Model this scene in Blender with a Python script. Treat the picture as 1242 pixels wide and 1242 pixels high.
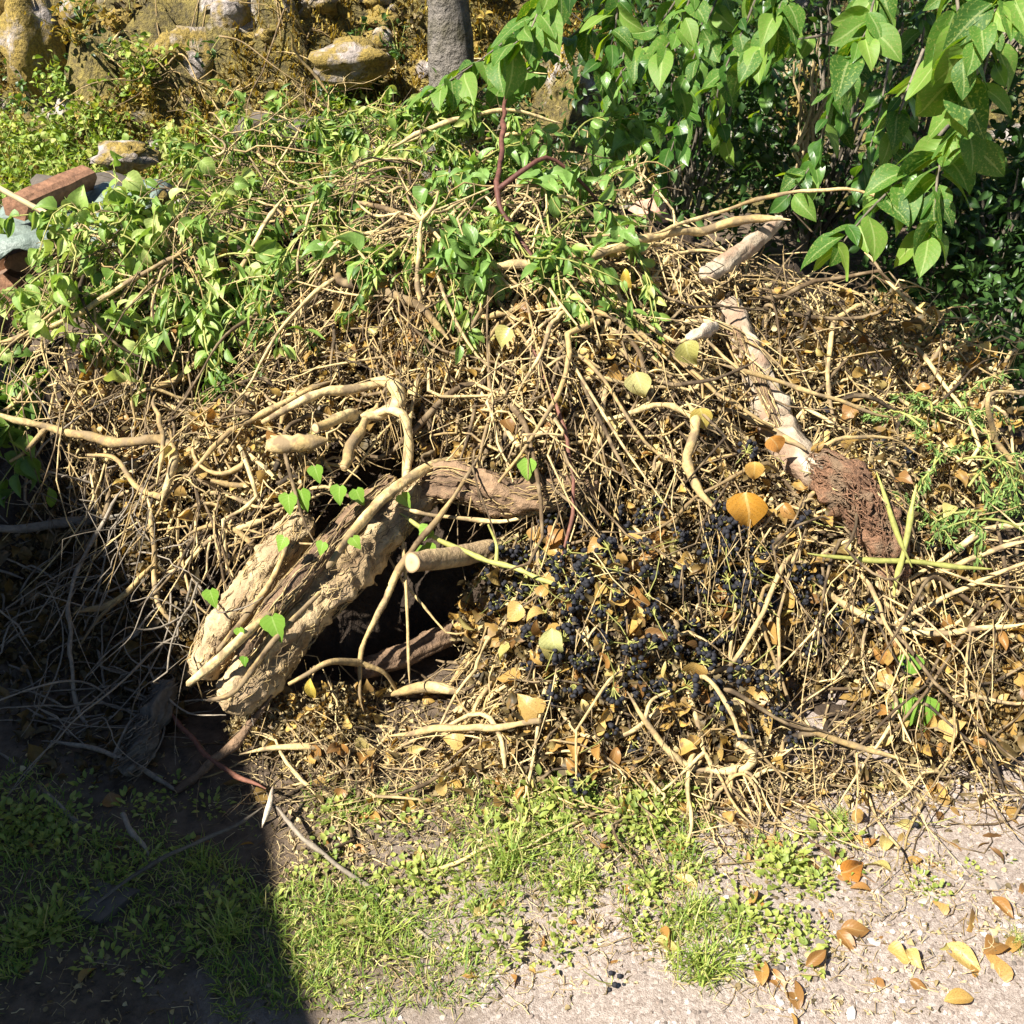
import bpy, math
import numpy as np
from mathutils import Matrix, Vector

for o in list(bpy.data.objects):
    bpy.data.objects.remove(o, do_unlink=True)
scene = bpy.context.scene
col = scene.collection
rng = np.random.default_rng(11)
PI = math.pi

# ------------------------------------------------------------------ camera, sky, sun, exposure
CAM_H, PITCH, FOV = 1.65, math.radians(30), math.radians(52)
cd = bpy.data.cameras.new('camera'); cam = bpy.data.objects.new('camera', cd); col.objects.link(cam)
cam.location = (0, 0, CAM_H); cam.rotation_euler = (PI/2 - PITCH, 0, 0)
cd.angle = FOV; cd.clip_start = 0.02; cd.clip_end = 300
scene.camera = cam
SUN = np.array([-0.56, -0.40, 0.78]); SUN /= np.linalg.norm(SUN)
world = bpy.data.worlds.new('World'); scene.world = world; world.use_nodes = True
wn = world.node_tree.nodes; wl = world.node_tree.links
sky = wn.new('ShaderNodeTexSky'); sky.sky_type = 'NISHITA'; sky.sun_disc = False; sky.altitude = 2500; sky.dust_density = .4
sky.sun_elevation = math.asin(SUN[2]); sky.sun_rotation = math.atan2(SUN[0], SUN[1])
wn['Background'].inputs['Strength'].default_value = 0.05
wl.new(sky.outputs[0], wn['Background'].inputs['Color'])
sd = bpy.data.lights.new('sun', 'SUN'); sd.energy = 5.0; sd.angle = math.radians(0.5); sd.color = (1.0, 0.95, 0.86)
so = bpy.data.objects.new('sun', sd); col.objects.link(so)
so.rotation_euler = Vector(SUN).to_track_quat('Z', 'Y').to_euler()
scene.view_settings.view_transform = 'Standard'; scene.view_settings.look = 'None'
scene.view_settings.exposure = 1.55; scene.view_settings.gamma = 1.0
scene.render.engine = 'CYCLES'

# ------------------------------------------------------------------ pixel <-> world, pile and ground heights
TN = math.tan(FOV/2); CP, SP = math.cos(PITCH), math.sin(PITCH)
def ray(px, py):
    a = (np.asarray(px, float)-621)/621*TN; b = (621-np.asarray(py, float))/621*TN
    return np.stack([a, CP + b*SP, -SP + b*CP], -1)
def at(px, py, Y):
    r = ray(px, py); return np.array([0, 0, CAM_H]) + r*(np.asarray(Y)/r[..., 1])[..., None]
def pxsize(p):            # metres per photo pixel at a point
    p = np.asarray(p); d = p[..., 1]*CP - (p[..., 2]-CAM_H)*SP
    return d*2*TN/1242
_nr = np.random.default_rng(5)
_NK = [(_nr.normal(size=3), _nr.uniform(0, 6.28)) for _ in range(12)]
def sn(P, scale, k=6, o=0):   # smooth pseudo noise in about -1..1
    P = np.asarray(P)*scale; s = 0
    for i in range(k):
        v, ph = _NK[(i+o) % 12]; s = s + np.sin((P*v[:P.shape[-1]]).sum(-1)*(1+0.35*i)+ph)
    return s/ (k**0.5*1.1)
XS = [-2.6, -1.9, -1.5, -1.0, -.8, 0, .3, .6, .95, 1.3, 1.65, 2.3]
HS = [.10, .42, .64, .99, 1.07, 1.10, 1.07, .95, .78, .55, .46, .30]
YR = [2.9, 2.9, 3.0, 3.3, 3.4, 3.45, 3.45, 3.4, 3.2, 2.9, 2.7, 2.6]
Y0X = [-2.6, -1.4, -1.0, -.6, -.4, 0, .5, 1.0, 1.4, 2.3]
Y0 = [2.2, 2.05, 1.95, 1.75, 1.66, 1.62, 1.63, 1.67, 1.70, 1.7]
def bank_h(x, y):
    P = np.stack([np.asarray(x, float), np.asarray(y, float)], -1)
    base = 6.6 + .25*sn(P, .9, 4) + np.clip(x-.2, 0, 3)*.3
    t = np.clip((y-base)/1.6, 0, 1)
    z = 1.5*(t*t*(3-2*t))
    z = z + np.where(t > .03, .20*sn(P, 2.3, 6, 2)+.22*np.abs(sn(P, 4, 6, 5))+.05*sn(P, 15, 6, 7), 0)*np.clip(t*5, 0, 1)
    return z + np.clip(y-8.2, 0, 50)*.25
def ground_h(x, y):
    P = np.stack([np.asarray(x, float), np.asarray(y, float)], -1)
    g = np.clip(y-4.2, 0, 3)*.12
    return g + .012*sn(P, 3, 5) + .005*sn(P, 11, 5, 3) + np.where(np.asarray(y) > 6, bank_h(x, y), 0)
HOL = [(.69, 1.92, .13, .22), (.21, 2.16, .10, .22), (-.60, 2.78, .14, .22), (.02, 2.06, .10, .20), (.47, 1.95, .10, .18), (-.82, 2.6, .10, .2), (.35, 2.5, .08, .16), (1.0, 2.45, .09, .16), (-.25, 2.75, .09, .18)]   # dark gaps between the heaps: x, y, radius, depth
def pile_h(x, y, lump=1.0):
    x = np.asarray(x, float); y = np.asarray(y, float)
    H = np.interp(x, XS, HS); yr = np.interp(x, XS, YR); y0 = np.interp(x, Y0X, Y0)
    tf = np.clip((yr-y)/(yr-y0), 0, 1.6); tb = np.clip((y-yr)/1.15, 0, 1.6)
    pr = np.where(y < yr, 1-tf**2.0, 1-tb**2)
    P = np.stack([x, y], -1)
    h = H*pr + lump*.075*sn(P, 4.6, 6, 1)*np.clip(pr*3, 0, 1) + lump*.045*sn(P, 10, 6, 4)*np.clip(pr*3, 0, 1)
    # hollow under the leaning log, hollow low on the shaded left side
    h = h - .45*np.exp(-(((x+.20)/.19)**2+((y-2.02)/.24)**2)) - .22*np.exp(-(((x+1.05)/.30)**2+((y-2.35)/.3)**2))
    for hx, hy, hr, hd in HOL: h = h - hd*np.exp(-(((x-hx)/hr)**2+((y-hy)/(hr*.9))**2))
    return h
_GX, _GY = np.meshgrid(np.linspace(-6, 6, 961), np.linspace(-.5, 9.5, 801), indexing='ij')
_GT = ground_h(_GX, _GY); _ST = np.maximum(pile_h(_GX, _GY), _GT)      # height tables, 12.5 mm apart
def look(T, x, y):
    a = np.clip((np.asarray(x, float)+6)/.0125, 0, 958.99); b = np.clip((np.asarray(y, float)+.5)/.0125, 0, 798.99); i = a.astype(int); j = b.astype(int); f = a-i; g = b-j
    return (T[i, j]*(1-f)+T[i+1, j]*f)*(1-g)+(T[i, j+1]*(1-f)+T[i+1, j+1]*f)*g
def surf(x, y): return look(_ST, x, y)
YM = np.linspace(.9, 9.0, 420)
def hit(px, py, off=0.0):
    px = np.atleast_1d(np.asarray(px, float)); py = np.atleast_1d(np.asarray(py, float))
    r = ray(px, py); t = YM[None, :]/r[:, 1:2]
    X = r[:, 0:1]*t; Z = CAM_H + r[:, 2:3]*t; Yb = np.broadcast_to(YM[None, :], X.shape)
    below = Z <= surf(X, Yb) + np.broadcast_to(np.atleast_1d(off), px.shape)[:, None]
    i = np.where(below.any(1), below.argmax(1), len(YM)-1); k = np.arange(len(px))
    return np.stack([X[k, i], Yb[k, i], Z[k, i]], -1)

def proj(P):
    d = np.asarray(P)-np.array([0, 0, CAM_H]); dz = d[..., 1]*CP-d[..., 2]*SP
    return 621+d[..., 0]/dz/TN*621, 621-(d[..., 1]*SP+d[..., 2]*CP)/dz/TN*621
def in_hollow(P):         # mouth of the hollow and the face of the leaning log
    u, v = proj(P); a = ((u-505)/70)**2+((v-740)/62)**2 < 1
    for cu, cv, ru, rv in ((985, 835, 55, 38), (728, 612, 45, 26), (340, 312, 45, 35), (622, 715, 40, 32), (878, 785, 38, 32), (250, 470, 35, 24)): a = a | ((((u-cu)/ru)**2+((v-cv)/rv)**2 < 1) & (np.sin(u*.9+v*1.7) > -.35))
    a = a | ((u > 510) & (u < 640) & (np.abs(v-598) < 15))
    t = np.clip(((u-255)*225+(v-845)*-235)/(225**2+235**2), 0, 1); d = np.hypot(u-255-225*t, v-845+235*t); return a | (d < 52)
# ------------------------------------------------------------------ mesh helpers
def mesh_np(name, V, F, mat, attrs=None, smooth=True):
    V = np.ascontiguousarray(V, np.float32); F = np.ascontiguousarray(F, np.int32)
    me = bpy.data.meshes.new(name)
    me.vertices.add(len(V)); me.vertices.foreach_set('co', V.ravel())
    me.loops.add(F.size); me.loops.foreach_set('vertex_index', F.ravel())
    me.polygons.add(len(F)); me.polygons.foreach_set('loop_start', np.arange(len(F), dtype=np.int32)*F.shape[1])
    me.polygons.foreach_set('use_smooth', np.full(len(F), smooth, bool))
    me.update(calc_edges=True)
    for k, a in (attrs or {}).items():
        at_ = me.attributes.new(k, 'FLOAT', 'POINT'); at_.data.foreach_set('value', np.ascontiguousarray(a, np.float32).ravel())
    if mat: me.materials.append(mat)
    return me
def link(name, me, parent=None, label=None, cat=None, group=None, kind=None):
    o = bpy.data.objects.new(name, me); col.objects.link(o)
    if parent is not None: o.parent = parent
    for k, v in (('label', label), ('category', cat), ('group', group), ('kind', kind)):
        if v: o[k] = v
    return o
def empty(name, loc, label, cat, group=None):
    o = link(name, None, None, label, cat, group); o.location = loc; o.empty_display_size = .05; return o
def child(o, parent):     # keep world placement of a mesh built in world coordinates
    o.parent = parent; o.matrix_parent_inverse = Matrix.Translation(parent.location).inverted(); return o
def nrm(v):
    return v/np.maximum(np.linalg.norm(v, axis=-1, keepdims=True), 1e-9)
def tubes(P, R, K=5, tint=None):
    """P (N,S,3) paths, R (N,S) radii -> verts, quads, attrs"""
    N, S, _ = P.shape
    T = np.empty_like(P); T[:, 1:-1] = P[:, 2:]-P[:, :-2]; T[:, 0] = P[:, 1]-P[:, 0]; T[:, -1] = P[:, -1]-P[:, -2]
    T = nrm(T); mean = nrm(P[:, -1]-P[:, 0])
    ref = np.where(np.abs(mean[:, 2:3]) < .7, np.array([[0, 0, 1.]]), np.array([[1., 0, 0]]))[:, None, :]
    A = nrm(np.cross(T, ref)); B = np.cross(A, T)
    ang = np.arange(K)/K*2*PI
    V = P[:, :, None, :] + R[:, :, None, None]*(np.cos(ang)[None, None, :, None]*A[:, :, None, :] + np.sin(ang)[None, None, :, None]*B[:, :, None, :])
    base = (np.arange(N)*S*K)[:, None, None]; s = np.arange(S-1)[None, :, None]*K; k = np.arange(K)[None, None, :]; k2 = (k+1) % K
    F = np.stack([base+s+k, base+s+k2, base+s+K+k2, base+s+K+k], -1).reshape(-1, 4)
    at_ = {'tint': np.repeat(tint if tint is not None else np.full(N, .5), S*K)}
    return V.reshape(-1, 3), F, at_
def spline(pts, n):
    """Catmull-Rom through pts, n samples"""
    p = np.asarray(pts, float); p = np.vstack([2*p[0]-p[1], p, 2*p[-1]-p[-2]])
    L = np.r_[0, np.cumsum(np.linalg.norm(np.diff(p[1:-1], axis=0), axis=1))]; u = np.linspace(0, L[-1], n)
    i = np.clip(np.searchsorted(L, u, side='right')-1, 0, len(L)-2); t = ((u-L[i])/np.maximum(L[i+1]-L[i], 1e-9))[:, None]
    a, b, c, d = p[i], p[i+1], p[i+2], p[i+3]
    return .5*((2*b)+(-a+c)*t+(2*a-5*b+4*c-d)*t**2+(-a+3*b-3*c+d)*t**3)

# leaf templates: length 1 along +Y, width along X, normal +Z
def leaf_t(kind, rows=6, fold=.25, curl=.2, wave=.0, seed=0, cup=0, twist=0):
    r = np.random.default_rng(seed); v = np.linspace(0, 1, rows+1); u = np.array([-1, -.5, 0, .5, 1.])
    if kind == 'oval': w = .24*np.sin(PI*v**.9)**.8
    elif kind == 'laurel': w = .29*np.sin(PI*np.clip(v, 0, 1)**.85)**.75*(1-.35*v**4)
    elif kind == 'lance': w = .11*np.sin(PI*v**.8)**.8
    elif kind == 'ivy': w = np.interp(v, [0, .08, .25, .42, .5, .62, .85, 1], [.16, .40, .50, .40, .30, .27, .12, 0])
    elif kind == 'heart': w = np.interp(v, [0, .1, .3, .55, .8, 1], [.22, .42, .47, .36, .16, 0])
    else: w = .42*np.sin(PI*v**.8)**.6
    w = np.maximum(w, .004); w[0] = max(w[0], .015)
    U, Vv = np.meshgrid(u, v); W = np.repeat(w[:, None], 5, 1)
    X = U*W; Y = Vv.copy(); Z = np.abs(U)*W*fold - curl*(Vv-.3)**2 + cup*(1-U**2)*W
    if wave: Z += wave*np.sin(Vv*9+r.uniform(0, 6))*np.abs(U)*.5 + wave*.6*np.sin(Vv*5+U*2+r.uniform(0, 6)); X += wave*.4*np.sin(Vv*7+r.uniform(0, 6))
    if kind == 'ivy': Y -= np.abs(U)*.12*(Vv < .3)
    if twist:
        a = twist*(Vv-.2); X, Z = X*np.cos(a)-Z*np.sin(a), X*np.sin(a)+Z*np.cos(a)
    n = rows+1; q = []
    for i in range(rows):
        for j in range(4): q.append([i*5+j, i*5+j+1, (i+1)*5+j+1, (i+1)*5+j])
    return np.stack([X, Y, Z], -1).reshape(-1, 3), np.array(q), U.ravel(), Vv.ravel()
def frames(D, Nn):
    D = nrm(D); X = nrm(np.cross(D, Nn)); Z = np.cross(X, D); return np.stack([X, D, Z], -1)   # columns x,y,z
def scatter(temps, pos, D, Nn, size, tint):
    """many leaves -> one mesh payload"""
    Vs, Fs, A, Uu, Vv = [], [], [], [], []; base = 0; N = len(pos); which = rng.integers(0, len(temps), N); M = frames(D, Nn)
    for ti, (tv, tq, tu, tvv) in enumerate(temps):
        ix = np.where(which == ti)[0]
        if not len(ix): continue
        V = np.einsum('nij,kj->nki', M[ix], tv)*size[ix][:, None, None] + pos[ix][:, None, :]
        F = (tq[None]+(np.arange(len(ix))*len(tv))[:, None, None]+base).reshape(-1, 4)
        Vs.append(V.reshape(-1, 3)); Fs.append(F); A.append(np.repeat(tint[ix], len(tv))); Uu.append(np.tile(tu, len(ix))); Vv.append(np.tile(tvv, len(ix))); base += len(ix)*len(tv)
    return np.vstack(Vs), np.vstack(Fs), {'tint': np.concatenate(A), 'u': np.concatenate(Uu), 'v': np.concatenate(Vv)}
def rdir(n, zbias=0., spread=1.):
    d = rng.normal(size=(n, 3)); d[:, 2] = d[:, 2]*spread + zbias; return nrm(d)
def mat4(p, D, Nn, s):
    M = frames(np.asarray(D, float)[None], np.asarray(Nn, float)[None])[0]*s
    m = Matrix.Identity(4)
    for i in range(3):
        for j in range(3): m[i][j] = M[i, j]
        m[i][3] = p[i]
    return m

# ------------------------------------------------------------------ materials
def nodes(name):
    m = bpy.data.materials.new(name); m.use_nodes = True; nt = m.node_tree
    return m, nt, nt.nodes, nt.links, nt.nodes['Principled BSDF'], nt.nodes['Material Output']
def ramp(n, stops):
    r = n.new('ShaderNodeValToRGB'); e = r.color_ramp.elements
    while len(e) < len(stops): e.new(.5)
    for el, (p, c) in zip(e, stops): el.position = p; el.color = (*c, 1)
    return r
def math_(n, l, op, a, b=None, clamp=False):
    m = n.new('ShaderNodeMath'); m.operation = op; m.use_clamp = clamp
    for i, v in enumerate((a, b)):
        if v is None: continue
        if isinstance(v, (int, float)): m.inputs[i].default_value = v
        else: l.new(v, m.inputs[i])
    return m.outputs[0]
def tint_src(n, l, mode):
    if mode == 'object':
        return n.new('ShaderNodeObjectInfo').outputs['Random']
    a = n.new('ShaderNodeAttribute'); a.attribute_name = 'tint'; return a.outputs['Fac']
def noise(n, l, scale, detail=4, rough=.6, coord='Object', stretch=None):
    tc = n.new('ShaderNodeTexCoord'); t = n.new('ShaderNodeTexNoise'); t.inputs['Scale'].default_value = scale
    t.inputs['Detail'].default_value = detail; t.inputs['Roughness'].default_value = rough
    if stretch:
        mp = n.new('ShaderNodeMapping'); mp.inputs['Scale'].default_value = stretch; l.new(tc.outputs[coord], mp.inputs[0]); l.new(mp.outputs[0], t.inputs['Vector'])
    else: l.new(tc.outputs[coord], t.inputs['Vector'])
    return t
def mixc(n, l, mode, fac, a, b):
    m = n.new('ShaderNodeMix'); m.data_type = 'RGBA'; m.blend_type = mode
    if isinstance(fac, (int, float)): m.inputs[0].default_value = fac
    else: l.new(fac, m.inputs[0])
    for i, v in ((6, a), (7, b)):
        if isinstance(v, tuple): m.inputs[i].default_value = (*v, 1)
        else: l.new(v, m.inputs[i])
    return m.outputs[2]
def bump(n, l, h, strength, dist, bs):
    b = n.new('ShaderNodeBump'); b.inputs['Strength'].default_value = strength; b.inputs['Distance'].default_value = dist
    l.new(h, b.inputs['Height']); l.new(b.outputs[0], bs.inputs['Normal']); return b
def bark(name, stops, mode='attr', sc=70, bs=.5, dist=.004, rough=.85, blot=None, spec=.25):
    m, nt, n, l, p, out = nodes(name)
    r = ramp(n, stops); l.new(tint_src(n, l, mode), r.inputs[0])
    t = noise(n, l, sc, 5, .65); k = ramp(n, [(.3, (.55, .55, .55)), (.7, (1.25, 1.22, 1.15))]); l.new(t.outputs['Fac'], k.inputs[0])
    c = mixc(n, l, 'MULTIPLY', 1.0, r.outputs[0], k.outputs[0])
    if blot:
        t2 = noise(n, l, blot[0], 3, .5); k2 = ramp(n, [(.48, (0, 0, 0)), (.62, (1, 1, 1))]); l.new(t2.outputs['Fac'], k2.inputs[0])
        c = mixc(n, l, 'MIX', k2.outputs[0], c, blot[1])
    l.new(c, p.inputs['Base Color']); p.inputs['Roughness'].default_value = rough; p.inputs['Specular IOR Level'].default_value = spec
    bump(n, l, t.outputs['Fac'], bs, dist, p); return m
def leafm(name, stops, mode='attr', trans=.35, rough=.5, tcol=(1.3, 1.25, .5), vein=.0, spots=None, spec=.4):
    m, nt, n, l, p, out = nodes(name)
    r = ramp(n, stops); l.new(tint_src(n, l, mode), r.inputs[0]); c = r.outputs[0]
    t = noise(n, l, 90, 3, .6); k = ramp(n, [(.3, (.75, .75, .75)), (.7, (1.15, 1.15, 1.15))]); l.new(t.outputs['Fac'], k.inputs[0])
    c = mixc(n, l, 'MULTIPLY', .8, c, k.outputs[0])
    if spots:
        t2 = noise(n, l, spots[0], 2, .5); k2 = ramp(n, [(.55, (0, 0, 0)), (.66, (1, 1, 1))]); l.new(t2.outputs['Fac'], k2.inputs[0])
        c = mixc(n, l, 'MIX', k2.outputs[0], c, spots[1])
    if vein:
        au = n.new('ShaderNodeAttribute'); au.attribute_name = 'u'; av = n.new('ShaderNodeAttribute'); av.attribute_name = 'v'
        ab = math_(n, l, 'ABSOLUTE', au.outputs['Fac'])
        mid = math_(n, l, 'LESS_THAN', ab, .07)
        ph = math_(n, l, 'SUBTRACT', math_(n, l, 'MULTIPLY', av.outputs['Fac'], 44.), math_(n, l, 'MULTIPLY', ab, 13.))
        s = math_(n, l, 'SINE', ph); sv = math_(n, l, 'GREATER_THAN', s, .93)
        f = math_(n, l, 'MULTIPLY', math_(n, l, 'MAXIMUM', mid, math_(n, l, 'MULTIPLY', sv, .22)), vein, True)
        c = mixc(n, l, 'MIX', f, c, mixc(n, l, 'SCREEN', .35, c, (.5, .5, .25)))
        bump(n, l, s, .09, .001, p)
    l.new(c, p.inputs['Base Color']); p.inputs['Roughness'].default_value = rough; p.inputs['Specular IOR Level'].default_value = spec
    tr = n.new('ShaderNodeBsdfTranslucent'); l.new(mixc(n, l, 'MULTIPLY', 1.0, c, tcol), tr.inputs[0])
    mx = n.new('ShaderNodeMixShader'); mx.inputs[0].default_value = trans
    l.new(p.outputs[0], mx.inputs[1]); l.new(tr.outputs[0], mx.inputs[2]); l.new(mx.outputs[0], out.inputs['Surface']); return m

TAN = [(0, (.035, .026, .018)), (.28, (.11, .074, .04)), (.55, (.39, .275, .12)), (1, (.63, .49, .25))]
M = {}
M['twig'] = bark('dry_twig_bark', TAN, sc=85, bs=.8, dist=.003, blot=(26, (.20, .145, .08)))
M['grey'] = bark('grey_twig_bark', [(0, (.10, .085, .065)), (1, (.27, .23, .18))], sc=90)
M['greenstem'] = bark('green_stem', [(0, (.19, .20, .05)), (1, (.36, .36, .11))], sc=60, bs=.2, rough=.6)
M['red'] = bark('maroon_stem', [(0, (.09, .035, .03)), (1, (.20, .09, .06))], sc=80, bs=.3, rough=.65)
M['log'] = bark('ivy_trunk_bark', [(0, (.20, .135, .075)), (.5, (.40, .295, .165)), (1, (.52, .405, .24))], sc=70, bs=.9, dist=.009, blot=(11, (.33, .235, .135)))
M['rough'] = bark('rough_brown_bark', [(0, (.09, .058, .04)), (1, (.29, .19, .115))], sc=50, bs=1., dist=.015)
M['rotten'] = bark('rotten_red_wood', [(0, (.14, .075, .045)), (1, (.38, .21, .125))], sc=120, bs=1., dist=.02, blot=(24, (.27, .18, .11)))
M['pale'] = bark('pale_bark', [(0, (.30, .235, .165)), (1, (.56, .48, .38))], sc=40, bs=.8, dist=.012, blot=(14, (.27, .18, .12)))
M['darklog'] = bark('weathered_grey_bark', [(0, (.10, .09, .075)), (1, (.20, .18, .15))], sc=40, bs=.9, dist=.01)
M['tree'] = bark('tree_bark', [(0, (.12, .105, .09)), (1, (.30, .27, .24))], sc=22, bs=1., dist=.06, blot=(6, (.09, .08, .05)))  # dark mossy blotches also put the dappled shade into the bark
M['fire'] = bark('split_firewood', [(0, (.25, .13, .08)), (.5, (.36, .20, .12)), (1, (.42, .29, .19))], mode='object', sc=40, bs=.8, dist=.006)
M['firebark'] = bark('firewood_bark', [(0, (.10, .07, .05)), (1, (.2, .13, .09))], mode='object', sc=30, bs=1., dist=.01)
M['straw'] = bark('dry_straw', [(0, (.18, .125, .07)), (.5, (.36, .27, .14)), (1, (.58, .47, .27))], sc=90, bs=.2)
DEAD = [(0, (.045, .035, .018)), (.3, (.12, .085, .03)), (.5, (.27, .165, .045)), (.75, (.50, .32, .08)), (.92, (.58, .46, .16)), (1, (.40, .42, .15))]
M['dead'] = leafm('dead_leaf', DEAD, trans=.3, rough=.55, tcol=(1.2, 1., .5), spots=(60, (.20, .12, .05)))
M['dead_o'] = leafm('dead_leaf_single', [(0, (.16, .085, .03)), (.3, (.34, .17, .045)), (.6, (.46, .29, .08)), (.85, (.54, .41, .15)), (1, (.40, .37, .12))], mode='object', trans=.3, rough=.45, tcol=(1.2, 1., .5), vein=.35, spots=(40, (.20, .10, .03)))
M['crumb'] = leafm('dry_flower_crumb', [(0, (.06, .045, .022)), (.45, (.20, .15, .07)), (.7, (.46, .36, .17)), (1, (.60, .50, .27))], trans=.25, rough=.8, tcol=(1.1, 1., .6))
M['cut_green'] = leafm('cutting_leaf', [(0, (.07, .14, .025)), (.4, (.15, .26, .045)), (.75, (.27, .38, .075)), (1, (.46, .47, .15))], trans=.35, rough=.5, tcol=(1.25, 1.3, .5))
M['cut_broad'] = leafm('broad_cutting_leaf', [(0, (.10, .20, .04)), (1, (.22, .36, .09))], trans=.35, rough=.42, tcol=(1.3, 1.3, .45), vein=.5)
M['wilt'] = leafm('wilted_leaf', [(0, (.13, .24, .04)), (.5, (.27, .39, .085)), (1, (.50, .55, .20))], trans=.35, rough=.5, tcol=(1.2, 1.2, .6), vein=.5)
M['ivy'] = leafm('fresh_ivy_leaf', [(0, (.12, .26, .03)), (1, (.24, .40, .06))], mode='object', trans=.35, rough=.4, vein=.6)
M['tree_leaf'] = leafm('tree_leaf', [(0, (.03, .09, .014)), (.5, (.06, .15, .022)), (1, (.13, .25, .045))], trans=.38, rough=.36, tcol=(1.7, 1.6, .35), vein=.6)
M['tree_leaf_o'] = leafm('tree_leaf_single', [(0, (.045, .12, .018)), (.5, (.09, .20, .028)), (1, (.19, .31, .05))], mode='object', trans=.42, rough=.55, tcol=(1.8, 1.6, .3), vein=.8, spots=(24, (.20, .26, .06)), spec=.3)
M['shrub'] = leafm('shrub_leaf', [(0, (.02, .05, .012)), (.6, (.045, .10, .022)), (1, (.11, .19, .045))], trans=.3, rough=.4, tcol=(1.5, 1.5, .4))
M['weed'] = leafm('weed_leaf', [(0, (.10, .18, .025)), (.5, (.22, .32, .05)), (.85, (.40, .43, .10)), (1, (.52, .44, .19))], trans=.35, rough=.55, tcol=(1.3, 1.3, .45))
M['weed_o'] = leafm('weed_leaf_single', [(0, (.16, .23, .04)), (1, (.40, .43, .10))], trans=.35, rough=.55, tcol=(1.3, 1.3, .45))
M['conifer'] = leafm('conifer_leaf', [(0, (.08, .16, .03)), (1, (.22, .32, .08))], trans=.25, rough=.6)
M['moss'] = leafm('moss_blade', [(0, (.14, .085, .02)), (.6, (.34, .235, .04)), (1, (.46, .37, .09))], trans=.25, rough=.8, tcol=(1.2, 1.1, .4))
def simple(name, c, rough=.6, sc=30, var=.3, bs=.2, dist=.003, spec=.4):
    m, nt, n, l, p, out = nodes(name); t = noise(n, l, sc, 4, .6)
    k = ramp(n, [(.3, tuple(x*(1-var) for x in c)), (.7, tuple(min(1, x*(1+var)) for x in c))]); l.new(t.outputs['Fac'], k.inputs[0])
    l.new(k.outputs[0], p.inputs['Base Color']); p.inputs['Roughness'].default_value = rough; p.inputs['Specular IOR Level'].default_value = spec
    bump(n, l, t.outputs['Fac'], bs, dist, p); return m
M['berry'] = simple('ivy_berry', (.020, .020, .024), .7, 200, .4, spec=.15)
M['tarp'] = simple('green_tarpaulin', (.14, .175, .15), .55, 22, .4, .6, .02)
M['white'] = simple('white_rod', (.75, .75, .72), .5)
M['bamboo'] = simple('pole_wood', (.52, .40, .22), .55)
M['slab'] = simple('slab_stone', (.085, .07, .055), .9, 40, .3, .6, .004)
def rockm():
    m, nt, n, l, p, out = nodes('mossy_rock'); t = noise(n, l, 14, 6, .65); b = noise(n, l, 5, 4, .6); gp = n.new('ShaderNodeNewGeometry')
    for q in (t, b): l.new(gp.outputs['Position'], q.inputs['Vector'])
    k = ramp(n, [(.3, (.12, .10, .085)), (.5, (.30, .255, .225)), (.7, (.48, .43, .39))]); l.new(t.outputs['Fac'], k.inputs[0])
    mo = ramp(n, [(.3, (.10, .07, .02)), (.7, (.34, .24, .05))]); l.new(noise(n, l, 60, 4, .7).outputs['Fac'], mo.inputs[0])
    f = ramp(n, [(.41, (0, 0, 0)), (.51, (1, 1, 1))]); l.new(b.outputs['Fac'], f.inputs[0])
    l.new(mixc(n, l, 'MIX', f.outputs[0], k.outputs[0], mo.outputs[0]), p.inputs['Base Color']); p.inputs['Roughness'].default_value = .95; bump(n, l, t.outputs['Fac'], 1., .05, p); return m
M['rock'] = rockm()
M['terra'] = simple('broken_tile', (.42, .24, .17), .9, 60, .35, .8, .006)
M['shedwall'] = simple('shed_boards', (.16, .11, .07), .85, 12, .3)
M['shedroof'] = simple('shed_roof_felt', (.08, .08, .085), .9, 20, .3)
M['stone'] = bark('loose_stone', [(0, (.20, .175, .155)), (.6, (.40, .35, .31)), (1, (.68, .63, .59))], mode='object', sc=45, bs=.5)
M['pebble'] = bark('pebbles', [(0, (.10, .085, .075)), (.3, (.26, .205, .175)), (.7, (.38, .31, .27)), (.9, (.46, .40, .37)), (1, (.64, .60, .57))], sc=60, bs=.4)
def cutm():
    m, nt, n, l, p, out = nodes('cut_wood')
    a = n.new('ShaderNodeAttribute'); a.attribute_name = 'v'
    t = noise(n, l, 60, 3); rr = math_(n, l, 'ADD', a.outputs['Fac'], math_(n, l, 'MULTIPLY', t.outputs['Fac'], .12))
    s = math_(n, l, 'SINE', math_(n, l, 'MULTIPLY', rr, 30.)); f = math_(n, l, 'MULTIPLY', math_(n, l, 'ADD', s, 1.), .30)
    k = ramp(n, [(0, (.30, .16, .06)), (.25, (.44, .30, .14)), (.75, (.50, .38, .21)), (1, (.15, .10, .05))]); l.new(rr, k.inputs[0])
    l.new(mixc(n, l, 'MIX', f, k.outputs[0], (.45, .30, .16)), p.inputs['Base Color']); p.inputs['Roughness'].default_value = .8
    return m
M['cut'] = cutm()
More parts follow.
